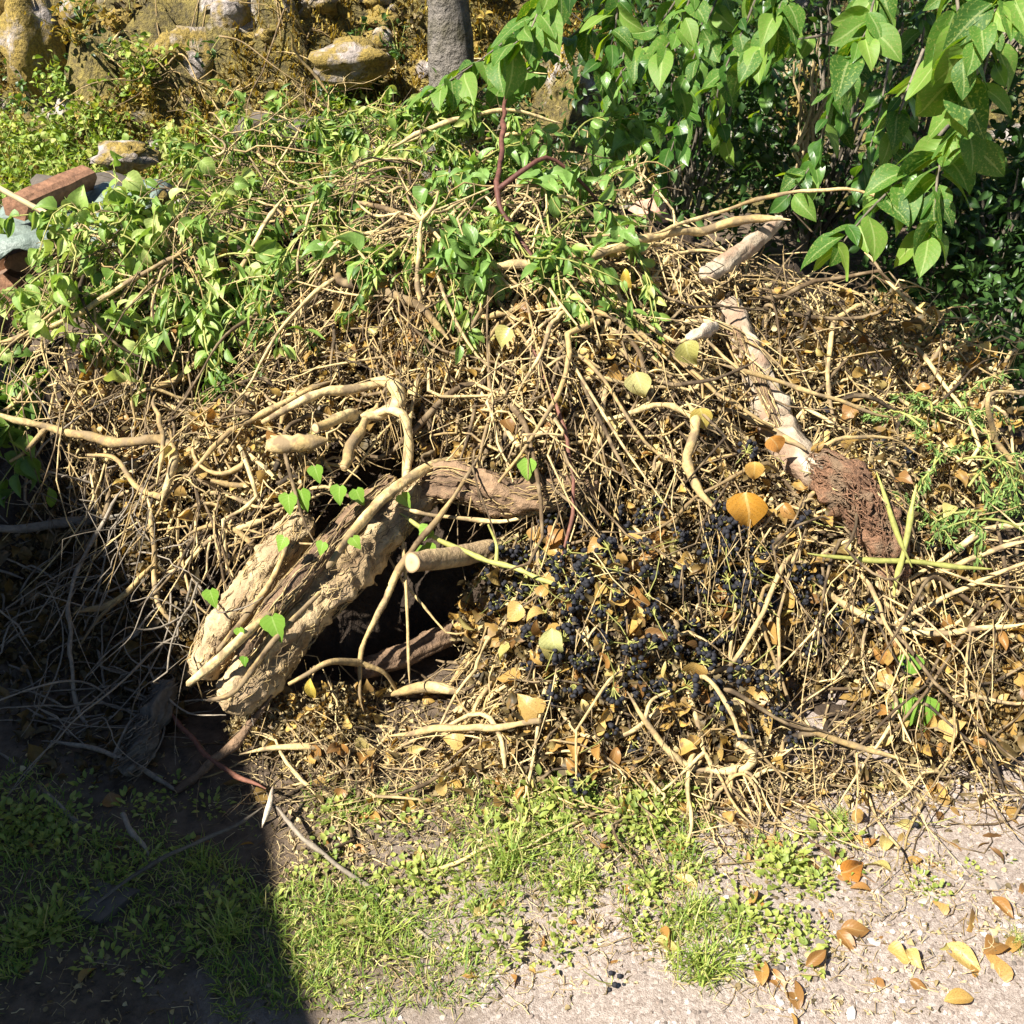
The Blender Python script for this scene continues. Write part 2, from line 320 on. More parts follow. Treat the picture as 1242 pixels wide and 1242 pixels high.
def groundm():
    m, nt, n, l, p, out = nodes('ground_soil_and_gravel')
    tc = n.new('ShaderNodeTexCoord')
    def vor(s):
        v = n.new('ShaderNodeTexVoronoi'); v.inputs['Scale'].default_value = s; l.new(tc.outputs['Object'], v.inputs['Vector']); return v
    v1 = vor(150); v2 = vor(420)
    g = ramp(n, [(0, (.14, .105, .085)), (.4, (.29, .24, .20)), (.75, (.40, .34, .295)), (1, (.58, .53, .49))])
    l.new(v1.outputs['Color'], g.inputs[0])
    g2 = ramp(n, [(0, (.11, .08, .06)), (1, (.42, .345, .30))]); l.new(v2.outputs['Color'], g2.inputs[0])
    gravel = mixc(n, l, 'MIX', .5, g.outputs[0], g2.outputs[0])
    t = noise(n, l, 25, 5, .7); s = ramp(n, [(.3, (.045, .033, .024)), (.7, (.17, .125, .085))]); l.new(t.outputs['Fac'], s.inputs[0])
    # gravel on the right, brown soil elsewhere
    sx = n.new('ShaderNodeSeparateXYZ'); l.new(tc.outputs['Object'], sx.inputs[0])
    big = noise(n, l, 2.6, 4, .6)
    f = math_(n, l, 'ADD', math_(n, l, 'MULTIPLY', sx.outputs['X'], .9), math_(n, l, 'MULTIPLY', big.outputs['Fac'], 1.6))
    f = math_(n, l, 'SUBTRACT', f, math_(n, l, 'MULTIPLY', math_(n, l, 'SUBTRACT', sx.outputs['Y'], 1.35), .8))
    fr = ramp(n, [(.45, (0, 0, 0)), (.95, (1, 1, 1))]); l.new(f, fr.inputs[0])
    c = mixc(n, l, 'MIX', fr.outputs[0], s.outputs[0], gravel)
    l.new(c, p.inputs['Base Color']); p.inputs['Roughness'].default_value = .95; p.inputs['Specular IOR Level'].default_value = .2
    fn = noise(n, l, 190, 5, .75); h = math_(n, l, 'ADD', math_(n, l, 'MULTIPLY', v2.outputs['Distance'], -.5), math_(n, l, 'MULTIPLY', fn.outputs['Fac'], 1.6))
    bump(n, l, h, .7, .004, p); return m
M['ground'] = groundm()
def bankm():
    m, nt, n, l, p, out = nodes('mossy_bank')
    t = noise(n, l, 1.9, 5, .6); fine = noise(n, l, 40, 4, .7)
    mid = noise(n, l, 9, 5, .7); mo = ramp(n, [(.36, (.035, .028, .015)), (.5, (.13, .10, .028)), (.66, (.32, .25, .06))]); l.new(mixc(n, l, 'MIX', .5, fine.outputs['Fac'], mid.outputs['Fac']), mo.inputs[0])  # darkest tones paint shade into the crevices, along with brown soil
    ro = ramp(n, [(.3, (.26, .22, .19)), (.7, (.55, .49, .45))]); l.new(fine.outputs['Fac'], ro.inputs[0])
    f = ramp(n, [(.56, (0, 0, 0)), (.64, (1, 1, 1))]); l.new(t.outputs['Fac'], f.inputs[0])
    l.new(mixc(n, l, 'MIX', f.outputs[0], mo.outputs[0], ro.outputs[0]), p.inputs['Base Color'])
    p.inputs['Roughness'].default_value = .95; bump(n, l, fine.outputs['Fac'], 1., .04, p); return m
M['bank'] = bankm()
M['core_shade'] = bark('inner_shade_dark', [(0, (.025, .017, .012)), (1, (.06, .042, .028))], sc=40, bs=1., dist=.02)  # near-black brown, the pile's inner shade put into the colour

# ------------------------------------------------------------------ ground, bank
def grid(x0, x1, y0, y1, nx, ny, fz):
    X, Y = np.meshgrid(np.linspace(x0, x1, nx), np.linspace(y0, y1, ny)); Z = fz(X, Y)
    V = np.stack([X, Y, Z], -1).reshape(-1, 3); i = np.arange(ny-1)[:, None]*nx + np.arange(nx-1)[None]
    F = np.stack([i, i+1, i+nx+1, i+nx], -1).reshape(-1, 4); return V, F
def warp(n, lo, hi, c, p=2.2):
    t = np.linspace(-1, 1, n); s = np.sign(t)*np.abs(t)**p; return c + np.where(s < 0, s*(c-lo), s*(hi-c))
gx = warp(240, -60, 60, 0., 3.0); gy = warp(240, -60, 80, 2.5, 3.0)
X, Y = np.meshgrid(gx, gy); V = np.stack([X, Y, np.where(Y > 5.9, ground_h(X, np.minimum(Y, 5.9)), ground_h(X, Y))], -1).reshape(-1, 3)
i = np.arange(239)[:, None]*240 + np.arange(239)[None]
link('ground', mesh_np('ground', V, np.stack([i, i+1, i+241, i+240], -1).reshape(-1, 4), M['ground']), kind='structure')
V, F = grid(-9, 9, 5.8, 16, 220, 160, lambda x, y: ground_h(x, y)+.004)
link('hillside', mesh_np('hillside', V, F, M['bank']), kind='structure')

# ------------------------------------------------------------------ shed on the left (its shadow lies over the left of the picture)
sh = empty('shed', (-3.4, 0.2, 0), 'dark timber shed left of the pile whose shadow covers the lower left', 'shed')
def boxm(name, a, b, mat, rot=None):
    a = np.array(a, float); b = np.array(b, float)
    V = np.array([[x, y, z] for z in (a[2], b[2]) for y in (a[1], b[1]) for x in (a[0], b[0])])
    if rot is not None: c = (a+b)/2; V = (V-c) @ rot.T + c
    F = np.array([[0, 2, 3, 1], [4, 5, 7, 6], [0, 1, 5, 4], [2, 6, 7, 3], [0, 4, 6, 2], [1, 3, 7, 5]])
    return mesh_np(name, V, F, mat, smooth=False)
EA = np.array([-2.32+.37*2.9, -3.0, 2.6]); EB = np.array([-2.32-.37*3.1, 3.0, 2.6]); EU = nrm(EB-EA); EO = np.array([-EU[1], EU[0], 0])   # eave line and the direction behind it
def slab6(name, a, b, d0, d1, z0, z1, mat):
    q = [EA+EU*a+EO*d0, EA+EU*b+EO*d0, EA+EU*b+EO*d1, EA+EU*a+EO*d1]
    V = np.array([[p[0], p[1], z0] for p in q]+[[p[0], p[1], z1] for p in q]); F = np.array([[0, 3, 2, 1], [4, 5, 6, 7], [0, 1, 5, 4], [1, 2, 6, 5], [2, 3, 7, 6], [3, 0, 4, 7]])
    return mesh_np(name, V, F, mat, smooth=False)
LEN = float(np.linalg.norm(EB-EA))
for k in range(30):
    child(link('board', slab6('board', .15+k*.2, .15+k*.2+.19, .30-.006*(k % 2), .33, 0, 2.55, M['shedwall'])), sh)
child(link('wall', slab6('wall', .16, LEN-.2, .34, 2.4, 0, 2.58, M['shedwall'])), sh)
V = np.array([EA, EB, EB+EO*2.7+[0, 0, .7], EA+EO*2.7+[0, 0, .7]]); V = np.vstack([V, V+[0, 0, .07]])
F = np.array([[0, 3, 2, 1], [4, 5, 6, 7], [0, 1, 5, 4], [1, 2, 6, 5], [2, 3, 7, 6], [3, 0, 4, 7]])
child(link('roof', mesh_np('roof', V, F, M['shedroof'], smooth=False)), sh)

# ------------------------------------------------------------------ pile core and twigs
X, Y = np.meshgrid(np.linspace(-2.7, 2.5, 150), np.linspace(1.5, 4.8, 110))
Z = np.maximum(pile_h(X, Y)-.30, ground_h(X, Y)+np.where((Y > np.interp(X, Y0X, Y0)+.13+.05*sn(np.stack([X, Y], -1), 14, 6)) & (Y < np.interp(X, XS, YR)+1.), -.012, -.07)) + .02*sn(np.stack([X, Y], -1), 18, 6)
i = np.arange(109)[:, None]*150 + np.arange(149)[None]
link('shade_core', mesh_np('shade_core', np.stack([X, Y, Z], -1).reshape(-1, 3), np.stack([i, i+1, i+151, i+150], -1).reshape(-1, 4), M['core_shade'], {'tint': rng.uniform(0, 1, X.size)}),
     label='dark added core standing for the deep shade inside the brush pile', cat='pile core', kind='stuff')  # added dark core sheet that gives the gaps between twigs their black

def zone(n, cx, cy, rx, ry):
    a = rng.uniform(0, 2*PI, n); r = np.sqrt(rng.uniform(0, 1, n)); return cx+rx*r*np.cos(a), cy+ry*r*np.sin(a)
def walk(P0, D0, L, S, off, wig=.35, pull=.35, droop=0.):
    N = len(P0); P = np.empty((N, S, 3)); P[:, 0] = P0; D = nrm(D0.copy()); st = (L/(S-1))[:, None]
    turn = rng.normal(size=(N, 3))*.25
    for s in range(1, S):
        turn = .75*turn + rng.normal(size=(N, 3))*wig*.5
        kink = (rng.uniform(size=N) < .15)[:, None]
        D = nrm(D + turn*.36 + kink*rng.normal(size=(N, 3))*.75 + np.array([0, 0, -droop]))
        P[:, s] = P[:, s-1] + D*st
        tz = surf(P[:, s, 0], P[:, s, 1]) + off
        dz = (tz - P[:, s, 2])*pull; dz = np.clip(dz, -.03, .06); P[:, s, 2] += dz
        lowz = look(_GT, P[:, s, 0], P[:, s, 1])+.004; P[:, s, 2] = np.maximum(P[:, s, 2], lowz)
    return P
def radii(N, S, r0, r1=.35):
    t = np.linspace(0, 1, S)[None]; R = r0[:, None]*(1-(1-r1)*t)*(1+.10*rng.normal(size=(N, S))); R[:, -1] *= .3; R[:, -2] *= .75; R[:, 0] *= .5; return np.maximum(R, .0006)
# name, cx, cy, rx, ry, N, L, R(mm), tint, offset, direction bias, place words
TZ = [
 ('middle', 690, 430, 350, 150, 1500, (.15, .65), (1.2, 4.2), (.2, 1.), (-.14, .035), (1, .2, 0), 'across the sunlit middle of the brush pile'),
 ('knot', 260, 560, 160, 120, 620, (.15, .5), (1.2, 4.2), (.2, 1.), (-.12, .04), (.5, .3, -.3), 'on the sunlit left flank above the shade'),
 ('upright', 1010, 500, 170, 170, 560, (.15, .6), (1.1, 3.6), (.25, 1.), (-.12, .04), (.6, -.3, 0), 'around the pale log on the right'),
 ('lower', 780, 770, 240, 190, 640, (.12, .45), (1., 3.6), (.1, .95), (-.15, .03), (0, -.2, -.2), 'among the berries low in the pile'),
 ('right', 1120, 750, 170, 190, 620, (.2, .7), (1., 3.4), (.2, 1.), (-.12, .03), (1, .3, .1), 'fanning out at the right end of the pile'),
 ('top', 470, 250, 270, 130, 900, (.15, .6), (.8, 2.6), (.1, .9), (-.12, .07), (.5, 0, .1), 'between the green cuttings on top'),
 ('leftgreen', 160, 400, 160, 110, 330, (.15, .5), (1., 3.), (.2, 1.), (-.10, .05), (.8, -.3, 0), 'beside the wilted leaves on the left'),
 ('front', 470, 890, 200, 60, 330, (.1, .4), (1., 3.2), (.2, .9), (-.06, .02), (1, 0, 0), 'in front of the leaning ivy log'),
 ('foot', 780, 955, 480, 35, 360, (.08, .4), (.8, 2.6), (.2, .9), (-.01, .02), (1, 0, 0), 'along the front foot of the pile'),
]
cand = []      # (score, path, radius, tint, zone index)
stuffP = {10: [], 7: []}; stuffR = {10: [], 7: []}; stuffT = {10: [], 7: []}
for zi, (zn, cx, cy, rx, ry, N, L, R, Tn, of, bias, words) in enumerate(TZ):
    N = int(N*.95); px, py = zone(N, cx, cy, rx, ry); off = rng.uniform(of[0], of[1], N)**1
    P0 = hit(px, py, off)
    gap = sn(P0, 7, 6, 3)+.6*sn(P0, 15, 6, 7); ok = (gap > -.05) | (rng.uniform(size=N) < .22); P0, off = P0[ok], off[ok]; N = len(P0)
    D = rng.normal(size=(N, 3)); D[:, 2] *= .5; D[:, 0] *= 1.5; D += np.array(bias)*rng.choice([-1, 1], N)[:, None]*1.0
    l_ = rng.uniform(L[0], L[1], N)**1.; S = 14
    P = walk(P0, D, l_, S, off, wig=.6); ok = in_hollow(P).sum(1) < 3; P, off = P[ok], off[ok]; N = len(P); r0 = (R[0]+(R[1]-R[0])*rng.uniform(0, 1, N)**2.4)*.0019
    tn = np.where(rng.uniform(size=N) < .37, rng.uniform(0, .3, N), rng.uniform(.48, 1, N)); RR = radii(N, S, r0)
    score = off*18 + r0*450 + tn*.6 + rng.uniform(0, .5, N)
    order = np.argsort(-score); keep = order[:int(round(300*N/sum(z[5] for z in TZ)))]
    ks = set(keep.tolist())
    for k in keep: cand.append((P[k], RR[k], tn[k], zi))
    rest = np.array([k for k in range(N) if k not in ks]); P_, R_, t_ = P[rest], RR[rest], tn[rest]
    stuffP[7].append(P_[:, ::2]); stuffR[7].append(R_[:, ::2]); stuffT[7].append(t_)
    # side shoots
    ns = int(N*1.7); par = rng.integers(0, N, ns); j = rng.integers(2, S-2, ns); B0 = P[par, j]; Dm = nrm(P[par, j+1]-P[par, j-1])
    Dc = nrm(Dm + rng.normal(size=(ns, 3))*.8); Pc = walk(B0, Dc, rng.uniform(.03, .16, ns), 7, off[par]+rng.uniform(-.02, .05, ns), wig=.5, pull=.15)
    stuffP[7].append(Pc); stuffR[7].append(radii(ns, 7, RR[par, j]*rng.uniform(.45, .8, ns), .4)); stuffT[7].append(np.clip(tn[par]+rng.uniform(-.1, .15, ns), 0, 1))
P = np.vstack(stuffP[7]); R = np.vstack(stuffR[7]); T = np.concatenate(stuffT[7])
V, F, A = tubes(P, R, 5, T)
link('twig_tangle', mesh_np('twig_tangle', V, F, M['twig'], A), label='dense tangle of small dry tan twigs filling the brush pile', cat='twigs', kind='stuff')
for p, r, t, zi in cand:
    V, F, A = tubes(p[None], r[None]*1.15, 6, np.array([t])); V = V-p[0]
    o = link('twig', mesh_np('twig', V, F, M['twig'], A), None, 'thin crooked dry tan twig ' + TZ[zi][11], 'twig', 'dry twigs ' + TZ[zi][11]); o.location = p[0]

# ------------------------------------------------------------------ traced branches
def cap(name, c, nrml, r, parent, K=14):
    nrml = nrm(np.asarray(nrml)); ref = np.array([0, 0, 1.]) if abs(nrml[2]) < .8 else np.array([1., 0, 0])
    A_ = nrm(np.cross(nrml, ref)); B_ = np.cross(nrml, A_); ang = np.arange(K)/K*2*PI; V = [c+nrml*.001]; vv = [0]
    for f in (.5, 1.):
        for a in ang: V.append(c + (A_*np.cos(a)+B_*np.sin(a))*r*f*(1+.05*math.sin(3*a+c[0]*40)) + nrml*(.001 if f < 1 else -.001)); vv.append(f)
    F = [[0, 1+k, 1+(k+1) % K] for k in range(K)]
    for k in range(K):
        a, b, c2, d = 1+k, 1+(k+1) % K, 1+K+(k+1) % K, 1+K+k; F += [[a, d, c2], [a, c2, b]]
    return link(name, mesh_np(name, np.array(V), np.array(F), M['cut'], {'v': np.array(vv)}, smooth=False), parent)
def px_pts(pts, off):
    out = []
    for q in pts:
        if len(q) >= 3 and q[2] is not None and q[2] > .5: out.append(at(q[0], q[1], q[2]))
        else: out.append(hit(q[0], q[1], q[2] if len(q) >= 3 else off)[0])
    return np.array(out)
def smooth_depth(W):
    # keep traced points from jumping in depth between neighbours
    Yv = W[:, 1].copy()
    for _ in range(2): Yv[1:-1] = .25*Yv[:-2]+.5*Yv[1:-1]+.25*Yv[2:]
    d = W-np.array([0, 0, CAM_H]); return np.array([0, 0, CAM_H]) + d*(Yv/d[:, 1])[:, None]
def branch(name, label, pts, rpx, mat='twig', off=.05, cat='branch', cuts=(), tint=.7, K=8, rough=.14, group=None, forks=()):
    W = smooth_depth(px_pts(pts, off)); n = max(12, int(np.linalg.norm(np.diff(W, axis=0), axis=1).sum()/.022)); C = spline(W, n)
    C += .004*np.stack([sn(C, 23, 5, k*2) for k in range(3)], -1)*min(1, float(np.mean(rpx))/6)
    rp = np.interp(np.linspace(0, 1, n), np.linspace(0, 1, len(rpx)), rpx) if isinstance(rpx, (list, tuple)) else np.full(n, float(rpx))
    C += .006*np.stack([sn(C, 9, 5, k*2+1) for k in range(3)], -1)
    r = rp*.66*pxsize(C)*(1+rough*sn(C, 34, 5, 3)+.06*rng.normal(size=n)+.22*(rng.uniform(size=n) < .10))
    if 0 not in cuts: r[:3] *= [.25, .6, .85]
    if 1 not in cuts: r[-3:] *= [.85, .6, .25]
    root = empty(name, C[0], label, cat, group)
    V, F, A = tubes(C[None], r[None], K, np.array([tint])); 
    nr = sn(V, 60, 6, 2)[:, None]; cen = np.repeat(C, K, 0); V = cen + (V-cen)*(1+rough*.8*nr)
    A['tint'] = np.clip(A['tint']+.25*sn(V, 12, 5, 1), 0, 1)
    st_ = child(link('stem', mesh_np('stem', V, F, M[mat], A)), root)
    if 0 in cuts: cap('cut_end', C[0], C[0]-C[1], r[0]*.98, st_)
    if 1 in cuts: cap('cut_end', C[-1], C[-1]-C[-2], r[-1]*.98, st_)
    for fp, fr in forks:
        Wf = smooth_depth(px_pts(fp, off)); 
        j = np.argmin(np.linalg.norm(C-Wf[0], axis=1)); Wf[0] = C[j]
        Cf = spline(Wf, 14); rf = np.linspace(fr, fr*.45, 14)*pxsize(Cf); V, F, A = tubes(Cf[None], rf[None], 6, np.array([tint]))
        child(link('side_shoot', mesh_np('side_shoot', V, F, M[mat], A)), root)
    return root, C
BR = [
 ('branch', 'smooth greenish branch reaching out of the left edge and bending down', [(-12, 498, .16), (60, 525, .15), (130, 533, .13), (196, 535, .12), (210, 562, .10), (194, 612, .08)], [6, 7, 8, 9, 10, 7], dict(tint=.55, forks=[([(48, 527, .15), (30, 548, .15), (12, 560, .15)], 4), ([(192, 605, .09), (165, 590, .10), (140, 556, .12), (105, 552, .12)], 4.5)])),
 ('branch', 'short brown branch stub curving up beside the wilted leaves', [(163, 471, .08), (200, 468, .08), (232, 448, .08), (258, 425, .07)], [5, 7, 6, 5], dict(tint=.45, cuts=(0, 1))),
 ('branch', 'upright stem crossing the greenish branch on the left', [(190, 478, .11), (194, 515, .13), (197, 545, .13), (190, 585, .10)], [4, 4, 5, 4], dict(tint=.5)),
 ('branch', 'long tan stem curving from the left flank up to the knotted wood', [(222, 588, .06), (250, 555, .07), (300, 512, .07), (350, 490, .07), (402, 465, .07)], [4, 5, 6, 6, 5], dict(tint=.7)),
 ('branch', 'pale smooth stem lying just left of the knotted wood', [(318, 512, .08), (365, 488, .09), (415, 474, .10), (470, 466, .10)], [6, 9, 10, 9], dict(tint=.9, cuts=(0,))),
 ('branch', 'thick pale cut stub below the knotted wood, pointing left', [(330, 538, .09), (362, 537, .10), (398, 536, .10)], [12, 14, 13], dict(tint=.85, cuts=(0,), K=14)),
 ('branch', 'short sawn stub with a white round end facing the viewer', [(384, 520, .15), (410, 512, .13), (440, 506, .11)], [9, 12, 12], dict(tint=.85, cuts=(0,), K=14)),
 ('branch', 'stub hanging from the knotted wood with a white sawn tip', [(417, 566, .15), (428, 540, .14), (442, 512, .12), (455, 490, .1)], [8, 10, 11, 10], dict(tint=.6, cuts=(0,), K=12)),
 ('knotted_branch', 'contorted pale knot of ivy wood in the centre left', [(450, 462, .10), (478, 468, .12), (484, 490, .13), (462, 502, .14), (436, 508, .13)], [12, 14, 14, 13, 12], dict(tint=.85, K=14, rough=.2)),
 ('branch', 'smooth pale stem looping down from the knotted wood to the log', [(440, 506, .14), (474, 497, .15), (490, 508, .16), (497, 550, .14), (494, 585, .12), (490, 612, .10)], [9, 9, 8, 7, 6, 5], dict(tint=1.)),
 ('branch', 'long slender stem slanting in front of the dark hollow and forking at its foot', [(582, 549, .12), (545, 610, .16), (500, 672, .20), (462, 738, .18), (441, 790, .14), (438, 830, .08), (446, 862, .04)], [4, 5, 6, 6.5, 6, 4, 3], dict(tint=.6, forks=[([(441, 795, .14), (400, 803, .12), (372, 818, .1), (350, 830, .1)], 5), ([(440, 800, .14), (466, 816, .1), (480, 836, .06)], 4)])),
 ('branch', 'yellow green stem running from the log toward the berries', [(487, 622, .12), (530, 653, .16), (590, 678, .14), (650, 700, .08), (702, 723, .05)], [4, 5, 5, 5, 4], dict(mat='greenstem', tint=.9, forks=[([(610, 685, .13), (602, 660, .12), (592, 636, .12)], 3)])),
 ('branch', 'thin stem bowing under the rough trunk in the centre', [(485, 613, .13), (540, 628, .13), (600, 634, .12), (650, 612, .10), (690, 570, .07)], [3, 4, 4, 4, 3], dict(tint=.8)),
 ('branch', 'maroon bramble stem hanging down the centre of the pile', [(640, 415, .05), (662, 458, .07), (682, 510, .10), (694, 570, .11), (692, 630, .12), (680, 682, .08)], [2.5, 3, 3.5, 3.5, 3.5, 3], dict(mat='red', tint=.6)),
 ('branch', 'brown branch sweeping down from the top centre cuttings', [(405, 300, .05), (412, 342, .06), (462, 352, .07), (507, 372, .08), (542, 412, .06)], [6, 8, 8, 8, 7], dict(tint=.5)),
 ('branch', 'crooked branch between green cuttings, above the centre', [(430, 240, .04), (467, 254, .06), (514, 281, .07), (543, 312, .06), (548, 335, .05)], [4, 6, 6, 7, 6], dict(tint=.55)),
 ('branch', 'forked upright stem standing in front of the green cuttings', [(514, 258, .12), (508, 300, .10), (504, 340, .08), (508, 378, .05)], [4, 5, 5, 5], dict(tint=.8, forks=[([(510, 270, .12), (526, 250, .13), (532, 232, .13)], 3), ([(512, 266, .12), (500, 252, .13), (494, 238, .13)], 3)])),
 ('branch', 'long straight branch along the top right edge of the tan twigs', [(560, 326, .05), (650, 322, .06), (700, 316, .07), (745, 300, .08), (800, 283, .10), (860, 275, .12), (905, 265, .14), (958, 268, .15)], [6, 8, 9, 9, 8, 8, 8, 5], dict(tint=.7, K=10, forks=[([(745, 300, .08), (712, 312, .09), (668, 305, .09)], 5)])),
 ('branch', 'long thin leafless twig pointing right over the green leaves', [(790, 282, .11), (850, 262, .14), (905, 245, .18), (965, 232, .22), (1030, 228, .24), (1070, 235, .25), (1108, 237, .26)], [3, 4, 4, 4, 3.5, 3, 2.5], dict(tint=.75)),
 ('branch', 'thin dark sapling stem rising above the top of the pile', [(655, 332, .04), (640, 300, .05), (614, 262, .07), (603, 222, .1), (608, 180, .14), (612, 120, .2), (610, 60, 3.3)], [5, 5, 5, 5, 4, 3, 2], dict(mat='red', tint=.2, forks=[([(603, 222, .1), (640, 203, .1), (668, 192, .1), (712, 228, .08), (742, 272, .06)], 3.5)])),
 ('branch', 'stout bent branch right of centre beside the big orange leaf', [(828, 488, .07), (844, 512, .09), (836, 560, .10), (848, 592, .10), (870, 622, .07)], [6, 8, 9, 9, 7], dict(tint=.7, K=10)),
 ('branch', 'tan stem arching toward the bent branch from the centre', [(690, 500, .05), (740, 505, .06), (790, 492, .07), (826, 502, .07), (880, 535, .05)], [4, 5, 6, 6, 4], dict(tint=.85)),
 ('branch', 'curved stick reaching down through the yellow leaves', [(762, 838, .06), (780, 872, .08), (805, 905, .08), (835, 932, .06), (885, 948, .03)], [5, 6, 6, 6, 4], dict(tint=.75, forks=[([(778, 870, .08), (790, 850, .06), (812, 838, .05)], 3)])),
 ('branch', 'hooked stick at the front foot of the pile', [(838, 935, .05), (872, 936, .06), (902, 930, .06), (912, 914, .07), (894, 902, .07)], [5, 7, 8, 7, 6], dict(tint=.8, cuts=(1,))),
 ('branch', 'straight tan stick at the right foot of the pile', [(958, 880, .05), (1010, 897, .06), (1065, 909, .06), (1102, 920, .04)], [5, 6, 6, 4], dict(tint=.7, cuts=(0,))),
 ('branch', 'pale rootlike stick lying at the edge of the gravel', [(1075, 925, .04), (1105, 955, .03), (1138, 983, .02), (1182, 978, .02), (1225, 965, .02)], [4, 5, 5, 5, 3], dict(tint=.95)),
 ('branch', 'level green cane crossing below the rotten log', [(975, 672, .12), (1040, 678, .16), (1110, 683, .16), (1200, 690, .13)], [4, 5, 5, 4], dict(mat='greenstem', tint=.35)),
 ('branch', 'green cane slanting down over the rotten log', [(1060, 572, .14), (1076, 612, .18), (1090, 650, .18), (1108, 690, .17)], [3.5, 5, 5, 4], dict(mat='greenstem', tint=.6)),
 ('branch', 'upright green cane right of the rotten log', [(1112, 588, .14), (1103, 635, .18), (1096, 680, .17), (1089, 732, .12)], [4, 5, 5, 4.5], dict(mat='greenstem', tint=.8)),
 ('branch', 'long tan stem sloping down to the right below the rotten log', [(980, 700, .06), (1020, 728, .07), (1075, 752, .07), (1130, 766, .06), (1250, 752, .05)], [5, 6, 6, 5, 4], dict(tint=.75)),
 ('branch', 'bundle stem sweeping to the right edge under the conifer sprays', [(1085, 715, .06), (1130, 690, .08), (1180, 652, .09), (1250, 630, .09)], [4, 5, 6, 6], dict(tint=.9)),
 ('branch', 'second stem of the bundle at the right edge', [(1060, 735, .05), (1120, 705, .07), (1185, 672, .08), (1250, 655, .08)], [4, 5, 5, 5], dict(tint=.75)),
 ('branch', 'lowest stem of the bundle at the right edge', [(1075, 760, .05), (1130, 735, .07), (1190, 700, .08), (1252, 682, .08)], [4, 4, 5, 5], dict(tint=.85)),
 ('branch', 'leafless forked branch behind the conifer sprays at the right', [(1138, 425, 3.1), (1150, 470, 2.95), (1180, 505, .16), (1215, 540, .12), (1242, 585, .10)], [4, 6, 6, 5, 5], dict(tint=.7, forks=[([(1158, 482, .18), (1200, 480, .2), (1250, 478, .2)], 4)])),
 ('branch', 'brown branch lying across the upper right twigs', [(885, 500, .06), (930, 520, .08), (975, 545, .08)], [5, 7, 6], dict(tint=.35)),
 ('branch', 'slim straight stem in the upper right twigs', [(868, 440, .06), (960, 470, .08), (1040, 500, .06), (1090, 505, .05)], [4, 5, 4, 3], dict(tint=.6)),
 ('branch', 'brown stem hanging in shade on the left flank', [(180, 600, .08), (183, 650, .10), (190, 705, .10), (203, 742, .08), (220, 768, .06)], [4, 5, 5, 5, 4], dict(tint=.5)),
 ('branch', 'thin bowed stem hanging at the border of the left shade', [(150, 592, .08), (118, 642, .10), (96, 685, .10), (85, 735, .09), (85, 790, .07), (98, 862, .03), (128, 905, .03), (160, 925, .03)], [3, 4, 4, 4, 4, 4, 4, 3], dict(mat='grey', tint=.9)),
 ('branch', 'brown forked stick rising in the left shade', [(88, 746, .08), (130, 732, .09), (160, 708, .09), (188, 682, .08)], [4, 6, 6, 4], dict(tint=.4, forks=[([(150, 718, .09), (120, 750, .07), (95, 785, .06)], 3)])),
 ('branch', 'thick grey branch lying low at the left edge in shade', [(-10, 640, .06), (50, 637, .06), (100, 630, .06), (150, 620, .04)], [10, 10, 9, 6], dict(mat='darklog', tint=.8)),
 ('branch', 'grey stick on the shaded ground left of the log', [(45, 898, .03), (90, 905, .03), (145, 917, .04), (180, 940, .03), (218, 963, .02)], [3, 4, 5, 5, 5], dict(mat='grey', tint=1., forks=[([(140, 915, .04), (155, 880, .06), (168, 866, .06)], 2.5)])),
 ('stick', 'short grey stick standing out on the shaded ground', [(152, 985, .03), (162, 1008, .025), (182, 1040, .015)], [4, 5, 4.5], dict(mat='grey', tint=1., cat='stick', cuts=(0,))),
 ('stick', 'long reddish twig on the shaded grass at the left edge', [(-8, 905, .02), (40, 945, .02), (75, 975, .02), (120, 1015, .02), (170, 1040, .012)], [4, 4, 4, 3.5, 3], dict(mat='grey', tint=.5, cat='stick')),
 ('stick', 'dark straight cane slanting over the shaded grass', [(92, 1122, .012), (187, 1047, .03), (250, 1012, .05), (316, 979, .06)], [3, 3.5, 4, 4], dict(mat='grey', tint=.25, cat='stick')),
 ('stick', 'thin straight cane lying over the sunny grass toward the lower edge', [(328, 974, .06), (410, 1050, .05), (500, 1122, .03), (580, 1185, .02), (660, 1250, .012)], [4, 4, 3.5, 3, 2.5], dict(mat='grey', tint=.7, cat='stick')),
 ('splinter', 'white split splinter of wood standing at the shadow border', [(330, 955, .10), (324, 975, .09), (315, 1002, .05)], [4, 6, 3], dict(mat='pale', tint=1., cat='splinter')),
 ('branch', 'reddish stem running from the log end to the splinter', [(196, 845, .05), (222, 885, .06), (250, 915, .06), (285, 940, .07), (322, 958, .08)], [3, 4, 4.5, 4.5, 4], dict(mat='red', tint=.8)),
 ('branch', 'brown pole under the log end pointing to the lower left', [(330, 845, .06), (290, 890, .06), (252, 925, .05), (215, 962, .02)], [7, 8, 8, 7], dict(mat='rough', tint=.6, cuts=(1,))),
 ('branch', 'straight pinkish stick lying flat in front of the hollow', [(470, 893, .04), (540, 885, .06), (600, 880, .06), (655, 877, .05)], [5, 7, 7, 5], dict(tint=.7, cuts=(1,))),
 ('branch', 'broken stick pointing at the lower left of the hollow', [(290, 912, .05), (340, 908, .06), (400, 912, .05), (450, 905, .04)], [4, 6, 6, 4], dict(tint=.6)),
 ('branch', 'stout yellowish branch end lying at the mouth of the hollow', [(465, 838, .05), (510, 832, .06), (560, 836, .05)], [8, 11, 9], dict(tint=.75, K=12)),
 ('stick', 'slim brown twig standing among the grass at the front', [(490, 962, .04), (520, 945, .05), (555, 925, .05)], [4, 4, 3], dict(tint=.45, cat='stick')),
